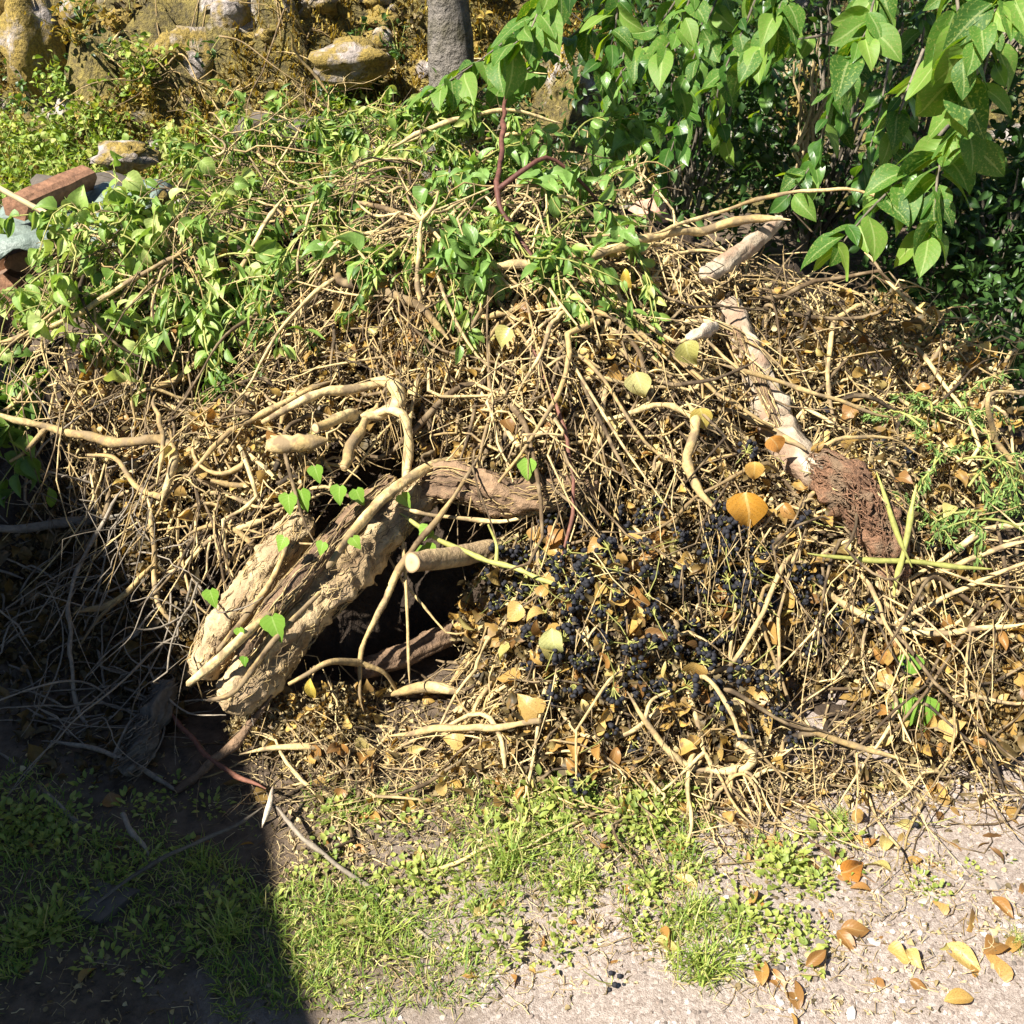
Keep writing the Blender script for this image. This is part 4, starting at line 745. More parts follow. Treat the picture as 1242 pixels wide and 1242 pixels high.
V, F, A = blades(P, rng.uniform(.012, .045, n), rng.uniform(.0008, .0018, n), .9, rng.uniform(0, 1, n))
link('grass', mesh_np('grass', V, F, M['weed'], A), label='short patchy grass growing on the soil in front of the pile', cat='grass', kind='stuff')
Sz = [(560, 1080, 260, 150, 4500), (150, 1080, 260, 200, 1800), (1000, 1000, 240, 60, 700), (1000, 1130, 240, 110, 1500), (700, 965, 450, 40, 900)]
P = np.vstack([gpts(n, a, b, c, d) for a, b, c, d, n in Sz]); n = len(P); D = rdir(n, 0, .12); L = rng.uniform(.01, .065, n)
Sd = np.cross(D, [0, 0, 1.])*rng.normal(size=(n, 1))*.12; Pp = np.stack([P+D*(L*(f-.5))[:, None]+Sd*(L*4*f*(1-f))[:, None]*1.2+np.array([0, 0, .003])+np.array([0, 0, 1.])*(rng.uniform(-.002, .008, n)*(f != .33))[:, None] for f in (0, .33, .66, 1)], 1)
V, F, A = tubes(Pp, np.repeat(rng.uniform(.0004, .0011, n)[:, None], 4, 1), 4, rng.uniform(0, 1, n))
link('straw', mesh_np('straw', V, F, M['straw'], A), label='loose bits of straw and dry stalk strewn on the ground', cat='straw', kind='stuff')
Pz = [(1020, 1130, 290, 170, 30000), (640, 1190, 240, 80, 7000), (1150, 1010, 130, 60, 4000)]
P = np.vstack([gpts(n, a, b, c, d) for a, b, c, d, n in Pz]); n = len(P)
V, F, A = blobs(P, .0014+.0062*rng.uniform(0, 1, n)**4, rng.uniform(0, 1, n), .7, .12)
link('pebbles', mesh_np('pebbles', V, F, M['pebble'], A, smooth=False), label='fine pinkish grey gravel spread over the lower right', cat='gravel', kind='stuff')
# debris crumbs on the ground
Dz = [(400, 1100, 55, 150, 4500), (620, 1000, 300, 60, 4200), (950, 1010, 260, 60, 900), (600, 1120, 260, 110, 2600), (1050, 1120, 240, 120, 2600), (120, 960, 140, 120, 900), (160, 1180, 230, 90, 1200)]
P = np.vstack([gpts(n, a, b, c, d) for a, b, c, d, n in Dz]); n = len(P); P[:, 2] += rng.uniform(.001, .008, n)
V, F, A = scatter(small, P, rdir(n, 0, .4), rdir(n, .8), rng.uniform(.005, .016, n), rng.uniform(0, 1, n))
link('dry_crumbs', mesh_np('ground_crumbs', V, F, M['crumb'], A), label='dry tan crumbs of leaf scattered over the ground in front', cat='debris', kind='stuff')
# larger stones as single things
STN = []
for k in range(6):
    rng2 = np.random.default_rng(50+k); v = ico_v*(1+.16*rng2.normal(size=(12, 1)))*np.array([1, rng2.uniform(.6, .9), rng2.uniform(.4, .6)]); STN.append(mesh_np('stone', v, ico_f, M['stone'], smooth=False))
for px, py, s, lab in [(1068, 1112, 11, 'round white stone beside the curved dark twig'), (1120, 1145, 10, 'bright white stone among the yellow leaves at right'), (1045, 1037, 9, 'white flat stone at the top of the gravel'), (905, 1152, 7, 'small white stone beside the green weeds'), (1118, 1190, 6, 'small pale stone at the lower right')]:
    p = hit(px, py, .002)[0]; o = link('stone', STN[rng.integers(6)], None, lab, 'stone'); o.matrix_world = mat4(p, rdir(1, 0, .05)[0], (0, 0, 1), s*pxsize(p))
px, py = zone(170, 1030, 1120, 240, 130)
for a, b in zip(px, py):
    if b > 1240: continue
    p = hit(a, b, .001)[0]; o = link('stone', STN[rng.integers(6)], None, 'small pinkish grey stone lying loose on the gravel', 'stone', 'loose stones on the gravel'); o.matrix_world = mat4(p, rdir(1, 0, .05)[0], (0, 0, 1), rng.uniform(.006, .018))
# weeds
def rosette(seed, nl, r, kind, size):
    rr_ = np.random.default_rng(seed); a = np.arange(nl)*2.4+rr_.uniform(0, 1, nl); el = rr_.uniform(.0, 1.1, nl); d = np.stack([np.cos(a)*np.cos(el), np.sin(a)*np.cos(el), np.sin(el)], -1); pos = d*rr_.uniform(.2, 1, (nl, 1))*r; pos[:, 2] = np.abs(pos[:, 2])*.6+.004
    V, F, A = scatter([leaf_t(kind, 4, .2, .3, .03, seed), leaf_t(kind, 4, .3, .5, .03, seed+1)], pos, d, np.tile([0, 0, 1.], (nl, 1))+d*-.3, rr_.uniform(size*.6, size*1.2, nl), rr_.uniform(0, 1, nl))
    return mesh_np('weed', V, F, M['weed_o'], A)
WEED = [rosette(k, [26, 34, 40, 30][k % 4], .038, ['oval', 'oval', 'round', 'heart'][k % 4], [.014, .015, .009, .011][k % 4]) for k in range(8)]
def weeds(n, cx, cy, rx, ry, lab, grp, sc=(.7, 1.4)):
    px, py = zone(n, cx, cy, rx, ry)
    for a, b in zip(px, py):
        if b > 1255: continue
        p = hit(a, b, 0)[0]; o = link('weed', WEED[rng.integers(8)], None, lab, 'weed', grp); o.location = p; o.rotation_euler = (0, 0, rng.uniform(0, 6)); o.scale = [rng.uniform(*sc)]*3
weeds(95, 620, 1060, 260, 110, 'low bright green broad leaved weed in the sunny grass', 'weeds in the sunny grass')
weeds(22, 970, 1050, 60, 40, 'low green weed in the patch at the top of the gravel', 'weeds at the top of the gravel')
weeds(16, 930, 1140, 60, 40, 'low green weed beside the yellow leaves on the gravel', 'weeds on the gravel')
weeds(26, 740, 990, 110, 40, 'leafy green weed at the foot of the pile', 'weeds at the foot of the pile', (1., 1.8))
weeds(10, 1130, 1050, 100, 60, 'small weed growing alone at the right of the gravel', 'weeds at the right of the gravel', (.5, .9))
weeds(45, 140, 1080, 190, 140, 'dark green weed in the shaded grass', 'weeds in the shaded grass', (.7, 1.5))
weeds(16, 50, 985, 80, 60, 'broad dark weed at the left edge in shade', 'broad weeds at the left edge', (.9, 1.6))
# grass tufts
def tuft(seed, n, L):
    P = rng.normal(size=(n, 3))*np.array([.018, .018, 0]); V, F, A = blades(P, rng.uniform(L*.5, L, n), rng.uniform(.001, .0018, n), .9, rng.uniform(.3, 1, n)); return mesh_np('grass_tuft', V, F, M['weed'], A)
TUF = [tuft(k, 90, .08) for k in range(4)]
for px, py, s, lab in [(470, 1150, 1.1, 'bright green grass tuft near the shadow border'), (620, 1050, 1.2, 'dense grass tuft in the middle of the sunny grass'), (850, 1180, 1.1, 'yellowish grass tuft at the edge of the gravel'), (840, 1115, .9, 'small grass tuft between weeds and gravel'), (1015, 1000, .6, 'thin grass tuft under the right foot of the pile'), (530, 1060, .9, 'grass tuft left of the forked dry twig'), (500, 1160, .8, 'grass tuft just right of the bright one'), (250, 1060, 1., 'dark grass tuft in the shade near its border'), (60, 1140, 1.1, 'dark grass tuft at the left edge'), (1235, 1150, .5, 'short grass tuft at the right edge'), (280, 1140, .9, 'dark grass tuft in the lower left shade'), (700, 1080, .8, 'grass tuft beside the bent pale twig')]:
    p = hit(px, py, 0)[0]; o = link('grass_tuft', TUF[rng.integers(4)], None, lab, 'grass tuft'); o.location = p; o.scale = (s, s, s); o.rotation_euler = (0, 0, rng.uniform(0, 6))
# fallen leaves on the ground
def fallen(n, cx, cy, rx, ry, lab, grp, sz=(.035, .06)):
    px, py = zone(n, cx, cy, rx, ry)
    for a, b in zip(px, py):
        if b > 1255 or a > 1260: continue
        p = hit(a, b, .006)[0]; o = link('fallen_leaf', LD[rng.integers(2, len(LD))], None, lab, 'leaf', grp); o.matrix_world = mat4(p, rdir(1, .05, .12)[0], rdir(1, 1.6)[0], rng.uniform(*sz))
fallen(95, 1040, 1120, 230, 120, 'yellow brown fallen leaf lying on the gravel', 'fallen leaves on the gravel', (.022, .055))
fallen(40, 1040, 1000, 220, 50, 'brown fallen leaf at the edge between pile and gravel', 'fallen leaves at the edge of the gravel')
fallen(80, 620, 1070, 270, 120, 'brown fallen leaf lying in the sunny grass', 'fallen leaves in the sunny grass', (.025, .05))
fallen(26, 150, 1070, 200, 140, 'dull fallen leaf lying in the shaded grass', 'fallen leaves in the shade', (.025, .045))
for px, py, s, d, lab in [(1203, 1195, 46, (.15, .9, .2), 'upright orange leaf curled at the right edge of the gravel'), (1145, 1145, 44, (.6, -.8, .05), 'long pale yellow leaf right of the white stone'), (1145, 1213, 34, (1, .1, .05), 'orange leaf lying flat near the lower right corner'), (970, 1225, 40, (-.1, .9, .1), 'yellow leaf standing at the lower edge of the gravel'), (1100, 1150, 26, (.2, -.9, .1), 'golden brown round leaf left of the long pale leaf'), (925, 1195, 34, (.1, .9, .1), 'brown curled leaf beside the grassy edge of the gravel'), (1020, 1125, 30, (1, -.2, .05), 'orange leaf left of the round white stone'), (735, 1185, 34, (.9, .5, .1), 'tan leaf above a dark berry cluster in the lower centre'), (715, 1138, 30, (1, .1, .1), 'reddish brown leaf on the bare soil in the centre')]:
    p = hit(px, py, .012)[0]; o = link('fallen_leaf', LD[rng.integers(2, len(LD))], None, lab, 'leaf'); o.matrix_world = mat4(p, d, (-.2, -.3, 1), s*pxsize(p)*1.15)
# flat slab in the shaded grass
c = hit(135, 1105, 0)[0]
a = np.sort(rng.uniform(0, 6.28, 9)); top = np.stack([c[0]+.075*np.cos(a)*rng.uniform(.8, 1.1, 9), c[1]+.05*np.sin(a)*rng.uniform(.8, 1.1, 9), np.full(9, .004)], -1); low = top.copy(); low[:, 2] = -.03; V = np.vstack([top, low, [[c[0], c[1], .007]]])
F = [[k, (k+1) % 9, 18] for k in range(9)] + sum([[[k, 9+k, 9+(k+1) % 9], [k, 9+(k+1) % 9, (k+1) % 9]] for k in range(9)], [])
link('stone_slab', mesh_np('stone_slab', V, np.array(F), M['slab'], smooth=False), label='flat dark stone slab set in the shaded grass', cat='stone slab')
# thin grey dead twigs in the shaded left
px, py = zone(130, 110, 740, 130, 170); P0 = hit(px, py, .03); D = rng.normal(size=(130, 3)); D[:, 2] *= .6
P = walk(P0, D, rng.uniform(.2, .6, 130), 16, rng.uniform(0, .09, 130), wig=.3, pull=.12); R = radii(130, 16, rng.uniform(.0013, .004, 130))
for k in range(130):
    V, F, A = tubes(P[k][None], R[k][None], 6, rng.uniform(.3, 1, 1)); V -= P[k, 0]; o = link('twig', mesh_np('twig', V, F, M['grey'], A), None, 'thin grey bare twig in the shade at the left of the pile', 'twig', 'grey twigs in the left shade'); o.location = P[k, 0]

# ------------------------------------------------------------------ firewood, tarpaulin, poles at the left
def firelog(px, py, Y_, L, r, yaw, lab, seed, barkm='fire'):
    rr_ = np.random.default_rng(seed); c = at(px, py, Y_); root = empty('firewood_log', c, lab, 'firewood')
    n = 8; a = np.sort(np.r_[0, .55, 1.1, 1.7, 2.3, 2.9, 3.7, 5.2]+rr_.uniform(-.18, .18, 8)); prof = np.stack([np.cos(a)*r*rr_.uniform(.8, 1.1, n), np.sin(a)*r*rr_.uniform(.7, 1., n)], -1)
    ax = np.array([math.sin(yaw), math.cos(yaw), .05]); ax /= np.linalg.norm(ax); sx = nrm(np.cross(ax, [0, 0, 1.])); sz = np.cross(sx, ax)
    rows = []; m = 6
    for s in range(m):
        q = prof*(1+.035*rr_.normal(size=prof.shape)); rows.append(c + ax*L*s/(m-1) + q[:, :1]*sx + q[:, 1:]*sz)
    V = np.vstack(rows); F = [[s*n+k, s*n+(k+1) % n, (s+1)*n+(k+1) % n, (s+1)*n+k] for s in range(m-1) for k in range(n)]
    child(link('split_side', mesh_np('split_side', V, np.array(F), M[barkm], smooth=False)), root)
    Vc = np.vstack([rows[0]-ax*.001, [rows[0].mean(0)-ax*.004]]); child(link('sawn_face', mesh_np('sawn_face', Vc, np.array([[n, (k+1) % n, k] for k in range(n)]), M['fire'], smooth=False)), root)
WOOD = [(18, 252, 3.25, .05, 'reddish split firewood log on top of the tarpaulin at the left edge', 'fire'), (78, 312, 3.3, .06, 'reddish firewood end under the tarpaulin fold, rightmost', 'fire'), (30, 322, 3.3, .06, 'firewood end under the tarpaulin left of the rightmost one', 'firebark'), (-5, 318, 3.3, .06, 'firewood end cut by the left edge just under the tarpaulin', 'fire'), (12, 352, 3.25, .065, 'dark firewood end in the second row at the left edge', 'firebark'), (58, 348, 3.28, .055, 'firewood end in the second row behind wilting leaves', 'fire'), (5, 392, 3.2, .06, 'dark firewood end in the third row at the left edge', 'firebark'), (50, 388, 3.25, .06, 'firewood end in the third row behind the cane', 'firebark'), (5, 430, 3.2, .06, 'firewood end in the lowest row at the left edge', 'firebark')]
for k, (px, py, Y_, r, lab, mt) in enumerate(WOOD): firelog(px, py, Y_, .35, r, rng.uniform(-.5, .3), lab, k, mt)
px_, py_ = np.meshgrid(np.linspace(-40, 165, 30), np.linspace(0, 1, 12)); dep = 3.12+py_*.5
cen_y = np.interp(px_, [-40, 60, 165], [300, 283, 278]); W = at(px_.ravel(), (cen_y).ravel(), 3.2); z0 = W[:, 2].reshape(px_.shape); x0 = W[:, 0].reshape(px_.shape)
Z = z0 + .011*np.sin(x0*16+py_*3)*(1-.4*py_) + .05*py_ - .03*(py_ < .05) + .008*np.sin(x0*37+py_*9)+.005*np.sin(x0*71-py_*15)
V = np.stack([x0, dep-.03*np.sin(x0*11)*(1-py_), Z], -1).reshape(-1, 3); i = np.arange(11)[:, None]*30+np.arange(29)[None]; F = np.stack([i, i+1, i+31, i+30], -1).reshape(-1, 4)
to = link('tarpaulin', mesh_np('tarpaulin', V, F, M['tarp']), label='crumpled pale green tarpaulin laid over the firewood', cat='tarpaulin'); so_ = to.modifiers.new('thickness', 'SOLIDIFY'); so_.thickness = .006
def rod(name, lab, a, b, r, mat, cat):
    C = np.array([a+(b-a)*t+np.array([0, 0, -.01*math.sin(t*3.1)]) for t in np.linspace(0, 1, 9)]); V, F, A = tubes(C[None], (r*np.linspace(1, .85, 9)*(1+.04*rng.normal(size=9)))[None], 8); link(name, mesh_np(name, V, F, M[mat], A), label=lab, cat=cat)
rod('pole', 'slim tan pole resting on the tarpaulin', at(-10, 223, 3.15), at(125, 288, 3.1), .009, 'bamboo', 'pole')
rod('white_rod', 'short white rod behind the tarpaulin', at(110, 250, 3.6), at(162, 263, 3.5), .007, 'white', 'rod')

# ------------------------------------------------------------------ background: rocks, moss, weeds, bank, trees
def rock(px, py, Y_, s, lab, mat='rock', seed=0, sq=(1, .8, .8), name='rock', cat='rock', group=None):
    c = at(px, py, Y_); n, m = 18, 12; th = np.linspace(0, 2*PI, n, endpoint=False); phv = np.linspace(.02, PI-.02, m)
    T, Pp = np.meshgrid(th, phv); D = np.stack([np.cos(T)*np.sin(Pp), np.sin(T)*np.sin(Pp), np.cos(Pp)], -1)
    rr_ = 1+.25*sn(D*1.3+seed*3.1, 1.6, 6, seed)+.10*sn(D+seed, 5, 6, seed+2); rr_ = np.round(rr_*5)/5*.75+rr_*.25
    V = (D*rr_[..., None]*s*np.array(sq)+c).reshape(-1, 3); F = [[i*n+j, i*n+(j+1) % n, (i+1)*n+(j+1) % n, (i+1)*n+j] for i in range(m-1) for j in range(n)]
    F = np.array(F)[:, ::-1]; o = link(name, mesh_np(name, V-c, F, M[mat]), label=lab, cat=cat, group=group); o.location = c
rock(45, 60, 7.05, .26, 'tall pale rock bare of moss at the upper left', seed=1, sq=(.7, .7, 1.3))
rock(8, 20, 7.2, .2, 'pale rock in the top left corner', seed=2)
rock(430, 75, 6.85, .20, 'pale pinkish rock at the top left of the big leaves', seed=3, sq=(1.2, .8, .6))
rock(318, 60, 7.12, .16, 'grey rock in the middle of the mossy bank', seed=4)
rock(155, 190, 5.6, .13, 'tan rock half sunk in green weeds at the left', seed=5, sq=(1.2, .9, .5))
rock(180, 233, 5.0, .11, 'pinkish rock beside the dark hollow at the left', seed=6, sq=(1.1, .9, .6))
rock(100, 238, 4.8, .22, 'dark flat form standing for the shadowed patch of path above the tarpaulin', 'slab', seed=7, sq=(1.3, .8, .35))  # dark lump painting the shadow that falls on the path here
rock(380, 15, 7.4, .18, 'pale rock at the top edge beside ferns', seed=8)
rock(345, 155, 5.6, .12, 'weathered grey wood behind the top of the pile', 'slab', seed=9, sq=(1.8, .8, .5))  # rock-shaped mesh standing for a piece of weathered grey wood
rock(970, 120, 5.4, .18, 'grey rock glimpsed between the leaves at the right', seed=10, sq=(.7, .7, 1.2))
rock(785, 262, 4.0, .085, 'broken reddish terracotta lump behind the top right branch', 'terra', seed=11, sq=(1., .6, .6), name='terracotta_lump', cat='brick')
# moss tufts over the bank
n = 80000; P = np.stack([rng.uniform(-4.6, 1.0, n), rng.uniform(6.3, 8.6, n), np.zeros(n)], -1); P[:, 2] = ground_h(P[:, 0], P[:, 1]); keep = sn(P, 1.8, 5, 3) > -.6; P = P[keep]; n = len(P)
V, F, A = blades(P, rng.uniform(.02, .085, n), rng.uniform(.003, .007, n), 1., rng.uniform(0, 1, n))
link('moss', mesh_np('moss', V, F, M['moss'], A), label='golden brown moss covering the rocky bank at the upper left', cat='moss', kind='stuff')
for k in range(22):
    a_, b_ = rng.uniform(-10, 560), rng.uniform(-15, 125); p = hit(a_, b_, 0)[0]; sz_ = .06+.15*rng.uniform()**1.6
    rock(a_, b_, p[1]+sz_*.45, sz_, 'pale rough rock set in the mossy bank', seed=20+k, group='small rocks in the bank', sq=(rng.uniform(.8, 1.4), .8, rng.uniform(.5, .9)))
n = 40; px, py = zone(n, 330, 80, 220, 70); P0 = hit(px, py, .03); D = rng.normal(size=(n, 3)); P = walk(P0, D, rng.uniform(.3, .9, n), 14, rng.uniform(.01, .12, n), wig=.4, pull=.1); R = radii(n, 14, rng.uniform(.003, .008, n))
for k in range(n):
    V, F, A = tubes(P[k][None], R[k][None], 5, rng.uniform(.2, .9, 1)); V -= P[k, 0]; o = link('dry_vine', mesh_np('dry_vine', V, F, M['twig'], A), None, 'dry bare vine trailing over the mossy bank', 'vine', 'dry vines on the bank'); o.location = P[k, 0]
# weeds between pile and bank
bz = [(80, 170, 110, 60, 2600, 'weed'), (230, 170, 90, 70, 2600, 'weed'), (330, 130, 100, 50, 900, 'weed')]
wT = [leaf_t('oval', 4, .3, .4, .03, 21), leaf_t('lance', 4, .3, .4, .03, 22), leaf_t('round', 4, .3, .3, .03, 23)]
def bgplant(x, y, h, r, nl, size, mat, lab, grp, name='weed_plant', cat='weed', temps=wT, tint=(0, 1), stems=6):
    z = float(ground_h(x, y)); root = empty(name, (x, y, z), lab, cat, grp); b = np.array([x, y, z])
    tips = np.stack([rng.normal(size=stems)*r*.6, rng.normal(size=stems)*r*.6, rng.uniform(.5, 1, stems)*h], -1); P = np.stack([b+tips*f+np.array([0, 0, .0])+tips*np.array([1, 1, 0])*(f*f-f)*.5 for f in np.linspace(0, 1, 6)], 1)
    V, F, A = tubes(P, np.repeat(np.linspace(.004, .0015, 6)[None], stems, 0), 4, rng.uniform(0, 1, stems)); child(link('stem', mesh_np('stem', V, F, M['greenstem'], A)), root)
    pi = rng.integers(0, stems, nl); f = rng.uniform(.15, 1, nl); idx = np.minimum((f*5).astype(int), 4); w = (f*5-idx)[:, None]; pos = P[pi, idx]*(1-w)+P[pi, idx+1]*w + rng.normal(size=(nl, 3))*r*.12
    V, F, A = scatter(temps, pos, rdir(nl, -.1, .6), rdir(nl, 1.), rng.uniform(size[0], size[1], nl), rng.uniform(tint[0], tint[1], nl)); child(link('foliage', mesh_np('foliage', V, F, M[mat], A), kind='stuff'), root)
for k in range(110):
    x = rng.uniform(-3.6, -.7); y = rng.uniform(4.6, 6.9); 
    if y < 5.3 and x < -1.75: continue
    bgplant(x, y, rng.uniform(.2, .48), .2, 150, (.025, .055), 'weed', 'bushy bright green weed growing between the pile and the mossy bank', 'weeds in front of the bank', tint=(.1, .9))
for k in range(84):
    x = rng.uniform(-3.9, .1); y = rng.uniform(6.6, 8.1)
    bgplant(x, y, rng.uniform(.12, .28), .2, 90, (.025, .055), ['shrub', 'moss', 'crumb'][k % 3], ['small green plant rooted on the mossy bank', 'golden tuft of plant rooted on the mossy bank', 'dry tan plant rooted on the mossy bank'][k % 3], ['green plants on the bank', 'golden plants on the bank', 'dry plants on the bank'][k % 3], 'bank_plant', 'plant')
for k in range(10):
    x = rng.uniform(-1.2, .2); y = rng.uniform(5.6, 6.6); bgplant(x, y, rng.uniform(.15, .3), .25, 120, (.02, .045), 'crumb' if k % 2 else 'weed', 'dry straw coloured weed behind the top of the pile' if k % 2 else 'green weed behind the top of the pile', 'dry weeds behind the pile' if k % 2 else 'green weeds behind the pile')

# shrubs in the shaded background at the right
shT = [leaf_t('oval', 4, .3, .3, .03, 31), leaf_t('laurel', 4, .3, .5, .03, 32), leaf_t('lance', 4, .3, .4, .03, 33)]
def shrub(x, y, rx, ry, h, nl, size, lab, tint=(0, 1), temps=shT, mat='shrub', zmin=0.):
    z = float(ground_h(x, y)); b = np.array([x, y, z]); root = empty('shrub', b, lab, 'shrub')
    ns = 26; d = rdir(ns, .6); tips = b+np.array([0, 0, h*.5])+d*np.array([rx, ry, h*.55])*rng.uniform(.6, 1., (ns, 1)); tips[:, 2] = np.maximum(tips[:, 2], z+.05); S = 8
    f = np.linspace(0, 1, S)[None, :, None]; P = (b+np.array([0, 0, .02]))*(1-f)+tips[:, None, :]*f + np.stack([np.zeros((ns, S)), np.zeros((ns, S)), np.sin(f[..., 0]*PI)*.12*np.ones((ns, S))], -1)+rng.normal(size=(ns, S, 3))*.02*f
    V, F, A = tubes(P, np.repeat(np.linspace(.014, .003, S)[None], ns, 0), 5, rng.uniform(0, 1, ns)); child(link('stems', mesh_np('stems', V, F, M['grey'], A)), root)
    ncl = 90; cd_ = rdir(ncl, .2); cp = b+np.array([0, 0, h*.5])+cd_*np.array([rx, ry, h*.52])*rng.uniform(.35, 1.05, (ncl, 1)); k = rng.integers(0, ncl, nl); pos = cp[k]+rng.normal(size=(nl, 3))*.085; pos[:, 2] = np.maximum(pos[:, 2], z+.03)
    V, F, A = scatter(temps, pos, rdir(nl, -.5), rdir(nl, .9), rng.uniform(size[0], size[1], nl), np.clip(rng.uniform(tint[0], tint[1], nl)*.7+.3*rng.uniform(0, 1, ncl)[k], 0, 1)); child(link('crown', mesh_np('crown', V, F, M[mat], A), kind='stuff'), root)
SHR = [(.75, 4.75, .55, .45, 1.25, 2600, (.04, .075), 'dark glossy shrub behind the green cuttings, leftmost at the right'), (1.45, 5.1, .6, .5, 1.3, 2600, (.03, .055), 'dark shrub below the grey rock behind the pile'), (2.0, 4.3, .55, .45, .95, 2400, (.04, .08), 'dense dark shrub behind the pale log'), (2.6, 4.7, .6, .6, 1.5, 2600, (.05, .085), 'tall dark shrub at the right edge'), (1.95, 3.55, .4, .4, .55, 1500, (.03, .06), 'low dark shrub behind the conifer sprays'), (2.5, 3.7, .5, .4, .8, 1800, (.04, .07), 'shaded shrub at the right edge above the conifer sprays'), (2.2, 5.9, .9, .6, 1.6, 2400, (.04, .07), 'far dark shrub filling the gap at the right'), (.9, 6.1, .7, .5, 1.3, 2200, (.04, .06), 'far dark shrub behind the grey tree trunk'), (-.15, 6.3, .3, .3, .6, 900, (.03, .05), 'small dark shrub left of the grey tree trunk'), (1.3, 7.2, 1., .5, 1.9, 2200, (.05, .08), 'far tall shrub behind the rock'), (3.2, 6.2, .9, .7, 2., 2200, (.05, .08), 'farthest dark shrub at the right')]
for x, y, rx, ry, h, nl, sz, lab in SHR: shrub(x, y, rx, ry, h, nl, sz, lab)
# dry stalk bunch and ferns at the right
def stalks(px, py, Y_, n, h, lab):
    b = at(px, py, Y_); root = empty('dry_stalks', b, lab, 'stalks'); tips = np.stack([rng.normal(size=n)*.07, rng.normal(size=n)*.05, rng.uniform(.5, 1, n)*h], -1); P = np.stack([b+rng.normal(size=(n, 3))*[.03, .02, 0]*(1-f)+tips*f+rng.normal(size=(n, 3))*.006 for f in np.linspace(0, 1, 7)], 1)
    V, F, A = tubes(P, radii(n, 7, rng.uniform(.004, .011, n), .4), 5, rng.uniform(.4, 1, n)); child(link('stems', mesh_np('stems', V, F, M['straw'], A)), root)
stalks(975, 205, 4.6, 16, .62, 'bunch of pale dry stalks standing between the leaves at the right'); stalks(768, 245, 4.1, 10, .28, 'short pale broken stalks behind the broken terracotta lump')
# trees
def tree_base(name, lab, x, y, h, r, mat='tree', lean=(0, 0)):
    z = float(ground_h(x, y)); root = empty(name, (x, y, z), lab, 'tree'); n = 24; f = np.linspace(0, 1, n); C = np.stack([x+lean[0]*f+.05*np.sin(f*7), y+lean[1]*f+.04*np.cos(f*6), z-.1+f*h], -1); R = r*(1-.55*f)*(1+.5*np.exp(-f*14)); V, F, A = tubes(C[None], R[None], 16); cen = np.repeat(C, 16, 0); V = cen+(V-cen)*(1+.12*sn(V, 9, 6, 2)[:, None]+.06*sn(V, 30, 6, 4)[:, None]); child(link('trunk', mesh_np('trunk', V, F, M[mat], A)), root); return root, C
def crown(root, mat_stuff, mat_one, pos, D, Nn, size, tint, temps, meshes, nbig=300):
    r = pos-np.array([0, 0, CAM_H]); dz = r[:, 1]*CP-r[:, 2]*SP; u = r[:, 0]/dz/TN; v = (r[:, 1]*SP+r[:, 2]*CP)/dz/TN; vis = (np.abs(u) < 1.02) & (np.abs(v) < 1.05)
    sc = np.where(vis, size/dz, 0); big = np.argsort(-sc)[:nbig]; big = big[sc[big] > 0]; m = np.ones(len(pos), bool); m[big] = False
    V, F, A = scatter(temps, pos[m], D[m], Nn[m], size[m], tint[m]); child(link('crown', mesh_np('crown', V, F, M[mat_stuff], A), kind='stuff'), root)
    inv = Matrix.Translation(root.location).inverted()
    for k in big:
        o = link('leaf', meshes[rng.integers(len(meshes))], root); o.matrix_parent_inverse = inv; o.matrix_basis = mat4(pos[k], D[k], Nn[k], size[k])
tT = [leaf_t('laurel', 7, .25, .35, .02, 41), leaf_t('laurel', 7, .4, .6, .03, 42), leaf_t('laurel', 7, .15, .25, .03, 43, twist=.3)]
TLM = leafmesh('leaf', [leaf_t('laurel', 10, .25, .35, .02, 41), leaf_t('laurel', 10, .4, .55, .03, 42), leaf_t('laurel', 10, .15, .25, .03, 43, twist=.3)], 'tree_leaf_o')
def spray_leaves(C, n, size, hang=.8, start=.15):
    f = np.linspace(start, 1, n); i = np.clip((f*(len(C)-1)).astype(int), 1, len(C)-2); T = nrm(C[i+1]-C[i-1]); side = nrm(np.cross(T, [0, 0, 1.]))*np.where(np.arange(n) % 2, 1, -1)[:, None]
    D = nrm(T*.7+side*.9+np.array([0, -.1, -hang])+rng.normal(size=(n, 3))*.35); Nn = nrm(np.array([-.25, -.35, .9])+side*.3+rng.normal(size=(n, 3))*.5); return C[i]+rng.normal(size=(n, 3))*.006, D, Nn, size*rng.uniform(.4, 1.05, n)
rt_, Ct = tree_base('broadleaf_tree', 'overhanging tree with large bright green pointed leaves at the upper right', 2.55, 4.55, 3.2, .09, lean=(-.5, -.4))
Lp, Ld, Ln, Ls, TP, TR = [], [], [], [], [], []
def add_spray(C, n, size, hang=.8, r0=.006):
    a, b, c_, d = spray_leaves(C, n, size, hang); Lp.append(a); Ld.append(b); Ln.append(c_); Ls.append(d); TP.append(C[np.linspace(0, len(C)-1, 10).astype(int)]); TR.append(np.linspace(r0, r0*.35, 10))
limbs = []
for tip in [(-.1, 3.6, 2.3), (.5, 4.4, 2.6), (1.2, 3.3, 2.4), (1.8, 2.6, 2.2), (2.4, 3.2, 2.6), (1.0, 5.2, 2.9), (2.2, 5.4, 3.0), (1.5, 3.9, 3.2), (.2, 5.0, 2.9), (2.0, 4.2, 3.4), (.6, 3.5, 2.9), (.3, 3.2, 2.3), (.8, 3.1, 2.4), (1.3, 3.2, 2.3), (.6, 3.6, 2.2), (1.1, 3.5, 2.5), (1.7, 3.2, 2.4)]:  # tips above the frame; the later ones added to shade the leaves below
    s = Ct[int(rng.uniform(.55, .95)*23)]; e = np.array(tip, float); mid = (s+e)/2+np.array([0, 0, .15]); C = spline([s, mid, e], 30); C += rng.normal(size=C.shape)*.006; limbs.append(C)
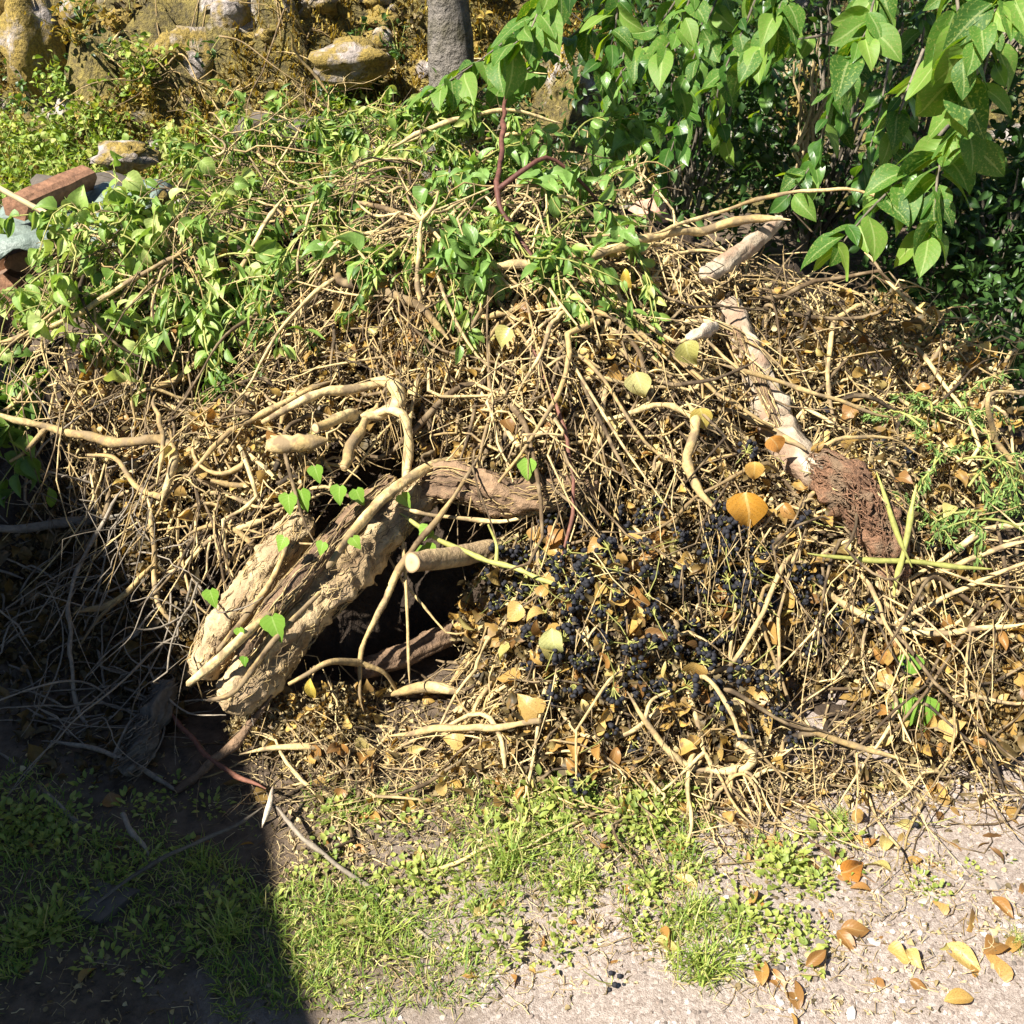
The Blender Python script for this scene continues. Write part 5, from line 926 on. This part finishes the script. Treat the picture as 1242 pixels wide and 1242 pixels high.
for C in limbs:
    for q in range(36):
        j = rng.integers(8, 30); d = rdir(1, -.1, .5)[0]; e = C[j]+d*rng.uniform(.35, .7); e2 = e+np.array([0, 0, -rng.uniform(.02, .25)]); add_spray(spline([C[j], (C[j]+e)/2+np.array([0, 0, .05]), e2], 16), 15, .115)
# low sprays seen in the photograph
for pts, n, size in [([(760, -90, 3.4), (680, -10, 3.3), (600, 60, 3.2), (515, 118, 3.1)], 34, .125), ([(800, -80, 3.6), (730, 10, 3.45), (660, 70, 3.35), (600, 110, 3.3)], 28, .125), ([(700, -70, 3.0), (660, 0, 2.95), (640, 40, 2.9), (600, 70, 2.9)], 24, .135), ([(860, -60, 3.9), (800, 30, 3.8), (740, 110, 3.75), (720, 180, 3.75)], 26, .12), ([(900, -60, 3.9), (860, 20, 3.8), (830, 100, 3.75), (800, 150, 3.75)], 24, .12),
                     ([(1150, -80, 2.3), (1160, -10, 2.2), (1165, 60, 2.15), (1160, 110, 2.15)], 20, .13), ([(1290, -60, 2.2), (1240, -20, 2.1), (1200, 20, 2.05), (1165, 80, 2.05)], 18, .135), ([(1220, -40, 2.4), (1200, 60, 2.35), (1180, 140, 2.3), (1170, 180, 2.3)], 18, .13), ([(1180, 120, 2.5), (1140, 200, 2.45), (1135, 250, 2.4), (1130, 290, 2.4)], 18, .13), ([(1160, 140, 2.6), (1100, 210, 2.5), (1050, 260, 2.45), (1010, 310, 2.42)], 20, .125),
                     ([(1080, -60, 2.9), (1060, 0, 2.85), (1050, 40, 2.8), (1030, 70, 2.8)], 20, .14), ([(980, -60, 3.2), (950, 0, 3.1), (930, 40, 3.1), (910, 80, 3.1)], 22, .13), ([(1050, 40, 3.2), (1010, 120, 3.1), (990, 190, 3.1), (955, 240, 3.0)], 20, .115), ([(1120, 60, 3.1), (1090, 140, 3.0), (1080, 200, 3.0), (1060, 240, 3.0)], 18, .11), ([(1010, 40, 3.6), (930, 60, 3.6), (880, 110, 3.6), (860, 160, 3.6)], 22, .11), ([(760, -60, 3.3), (750, 0, 3.25), (745, 40, 3.2), (730, 90, 3.2)], 22, .13), ([(860, -60, 3.2), (840, -10, 3.15), (820, 40, 3.1), (790, 80, 3.1)], 22, .13), ([(940, -60, 3.4), (900, 40, 3.35), (870, 110, 3.3), (880, 180, 3.3)], 20, .115)] + [([(700+a, -40, 4.0+b), (690+a, 40, 3.95+b), (680+a, 110, 3.9+b), (665+a, 180+30*math.sin(a), 3.9+b)], 20, .115) for a, b in ((70, .3), (160, .4), (250, .4), (345, .3), (430, .4))] + [([(780+a, 60, 4.1), (770+a, 120, 4.05), (755+a, 180, 4.0), (735+a, 235, 4.0)], 16, .10) for a in (60, 300)]:
    W = np.array([at(*p) for p in pts]); add_spray(spline(W, 24), int(n*1.25), size, .42, .005)
for C in limbs:
    V, F, A = tubes(C[None], np.linspace(.03, .009, 30)[None], 8, np.array([.4])); child(link('limb', mesh_np('limb', V, F, M['grey'], A)), rt_)
V, F, A = tubes(np.array(TP), np.array(TR), 6, rng.uniform(0, .6, len(TP))); child(link('twigs', mesh_np('twigs', V, F, M['grey'], A), kind='stuff'), rt_)
P = np.vstack(Lp); crown(rt_, 'tree_leaf', 'tree_leaf_o', P, np.vstack(Ld), np.vstack(Ln), np.concatenate(Ls), rng.uniform(0, 1, len(P)), tT, TLM)
g, Cg = tree_base('grey_tree', 'grey trunked tree standing behind the pile at the top centre', -.36, 6.2, 3.4, .14, 'tree', (-.1, .3))
n = 1500; cp = Cg[-1]+rng.normal(size=(60, 3))*np.array([.9, .8, .5])+np.array([.2, .6, .5]); k = rng.integers(0, 60, n); pos = cp[k]+rng.normal(size=(n, 3))*.18
V, F, A = scatter(tT, pos, rdir(n, -.6), rdir(n, .9), rng.uniform(.08, .12, n), rng.uniform(0, 1, n)); child(link('crown', mesh_np('crown', V, F, M['tree_leaf'], A), kind='stuff'), g)
S = 8; f = np.linspace(0, 1, S)[None, :, None]; P = Cg[-2][None, None]*(1-f)+cp[:24, None, :]*f; V, F, A = tubes(P, np.repeat(np.linspace(.03, .006, S)[None], 24, 0), 6); child(link('limbs', mesh_np('limbs', V, F, M['tree'], A)), g)
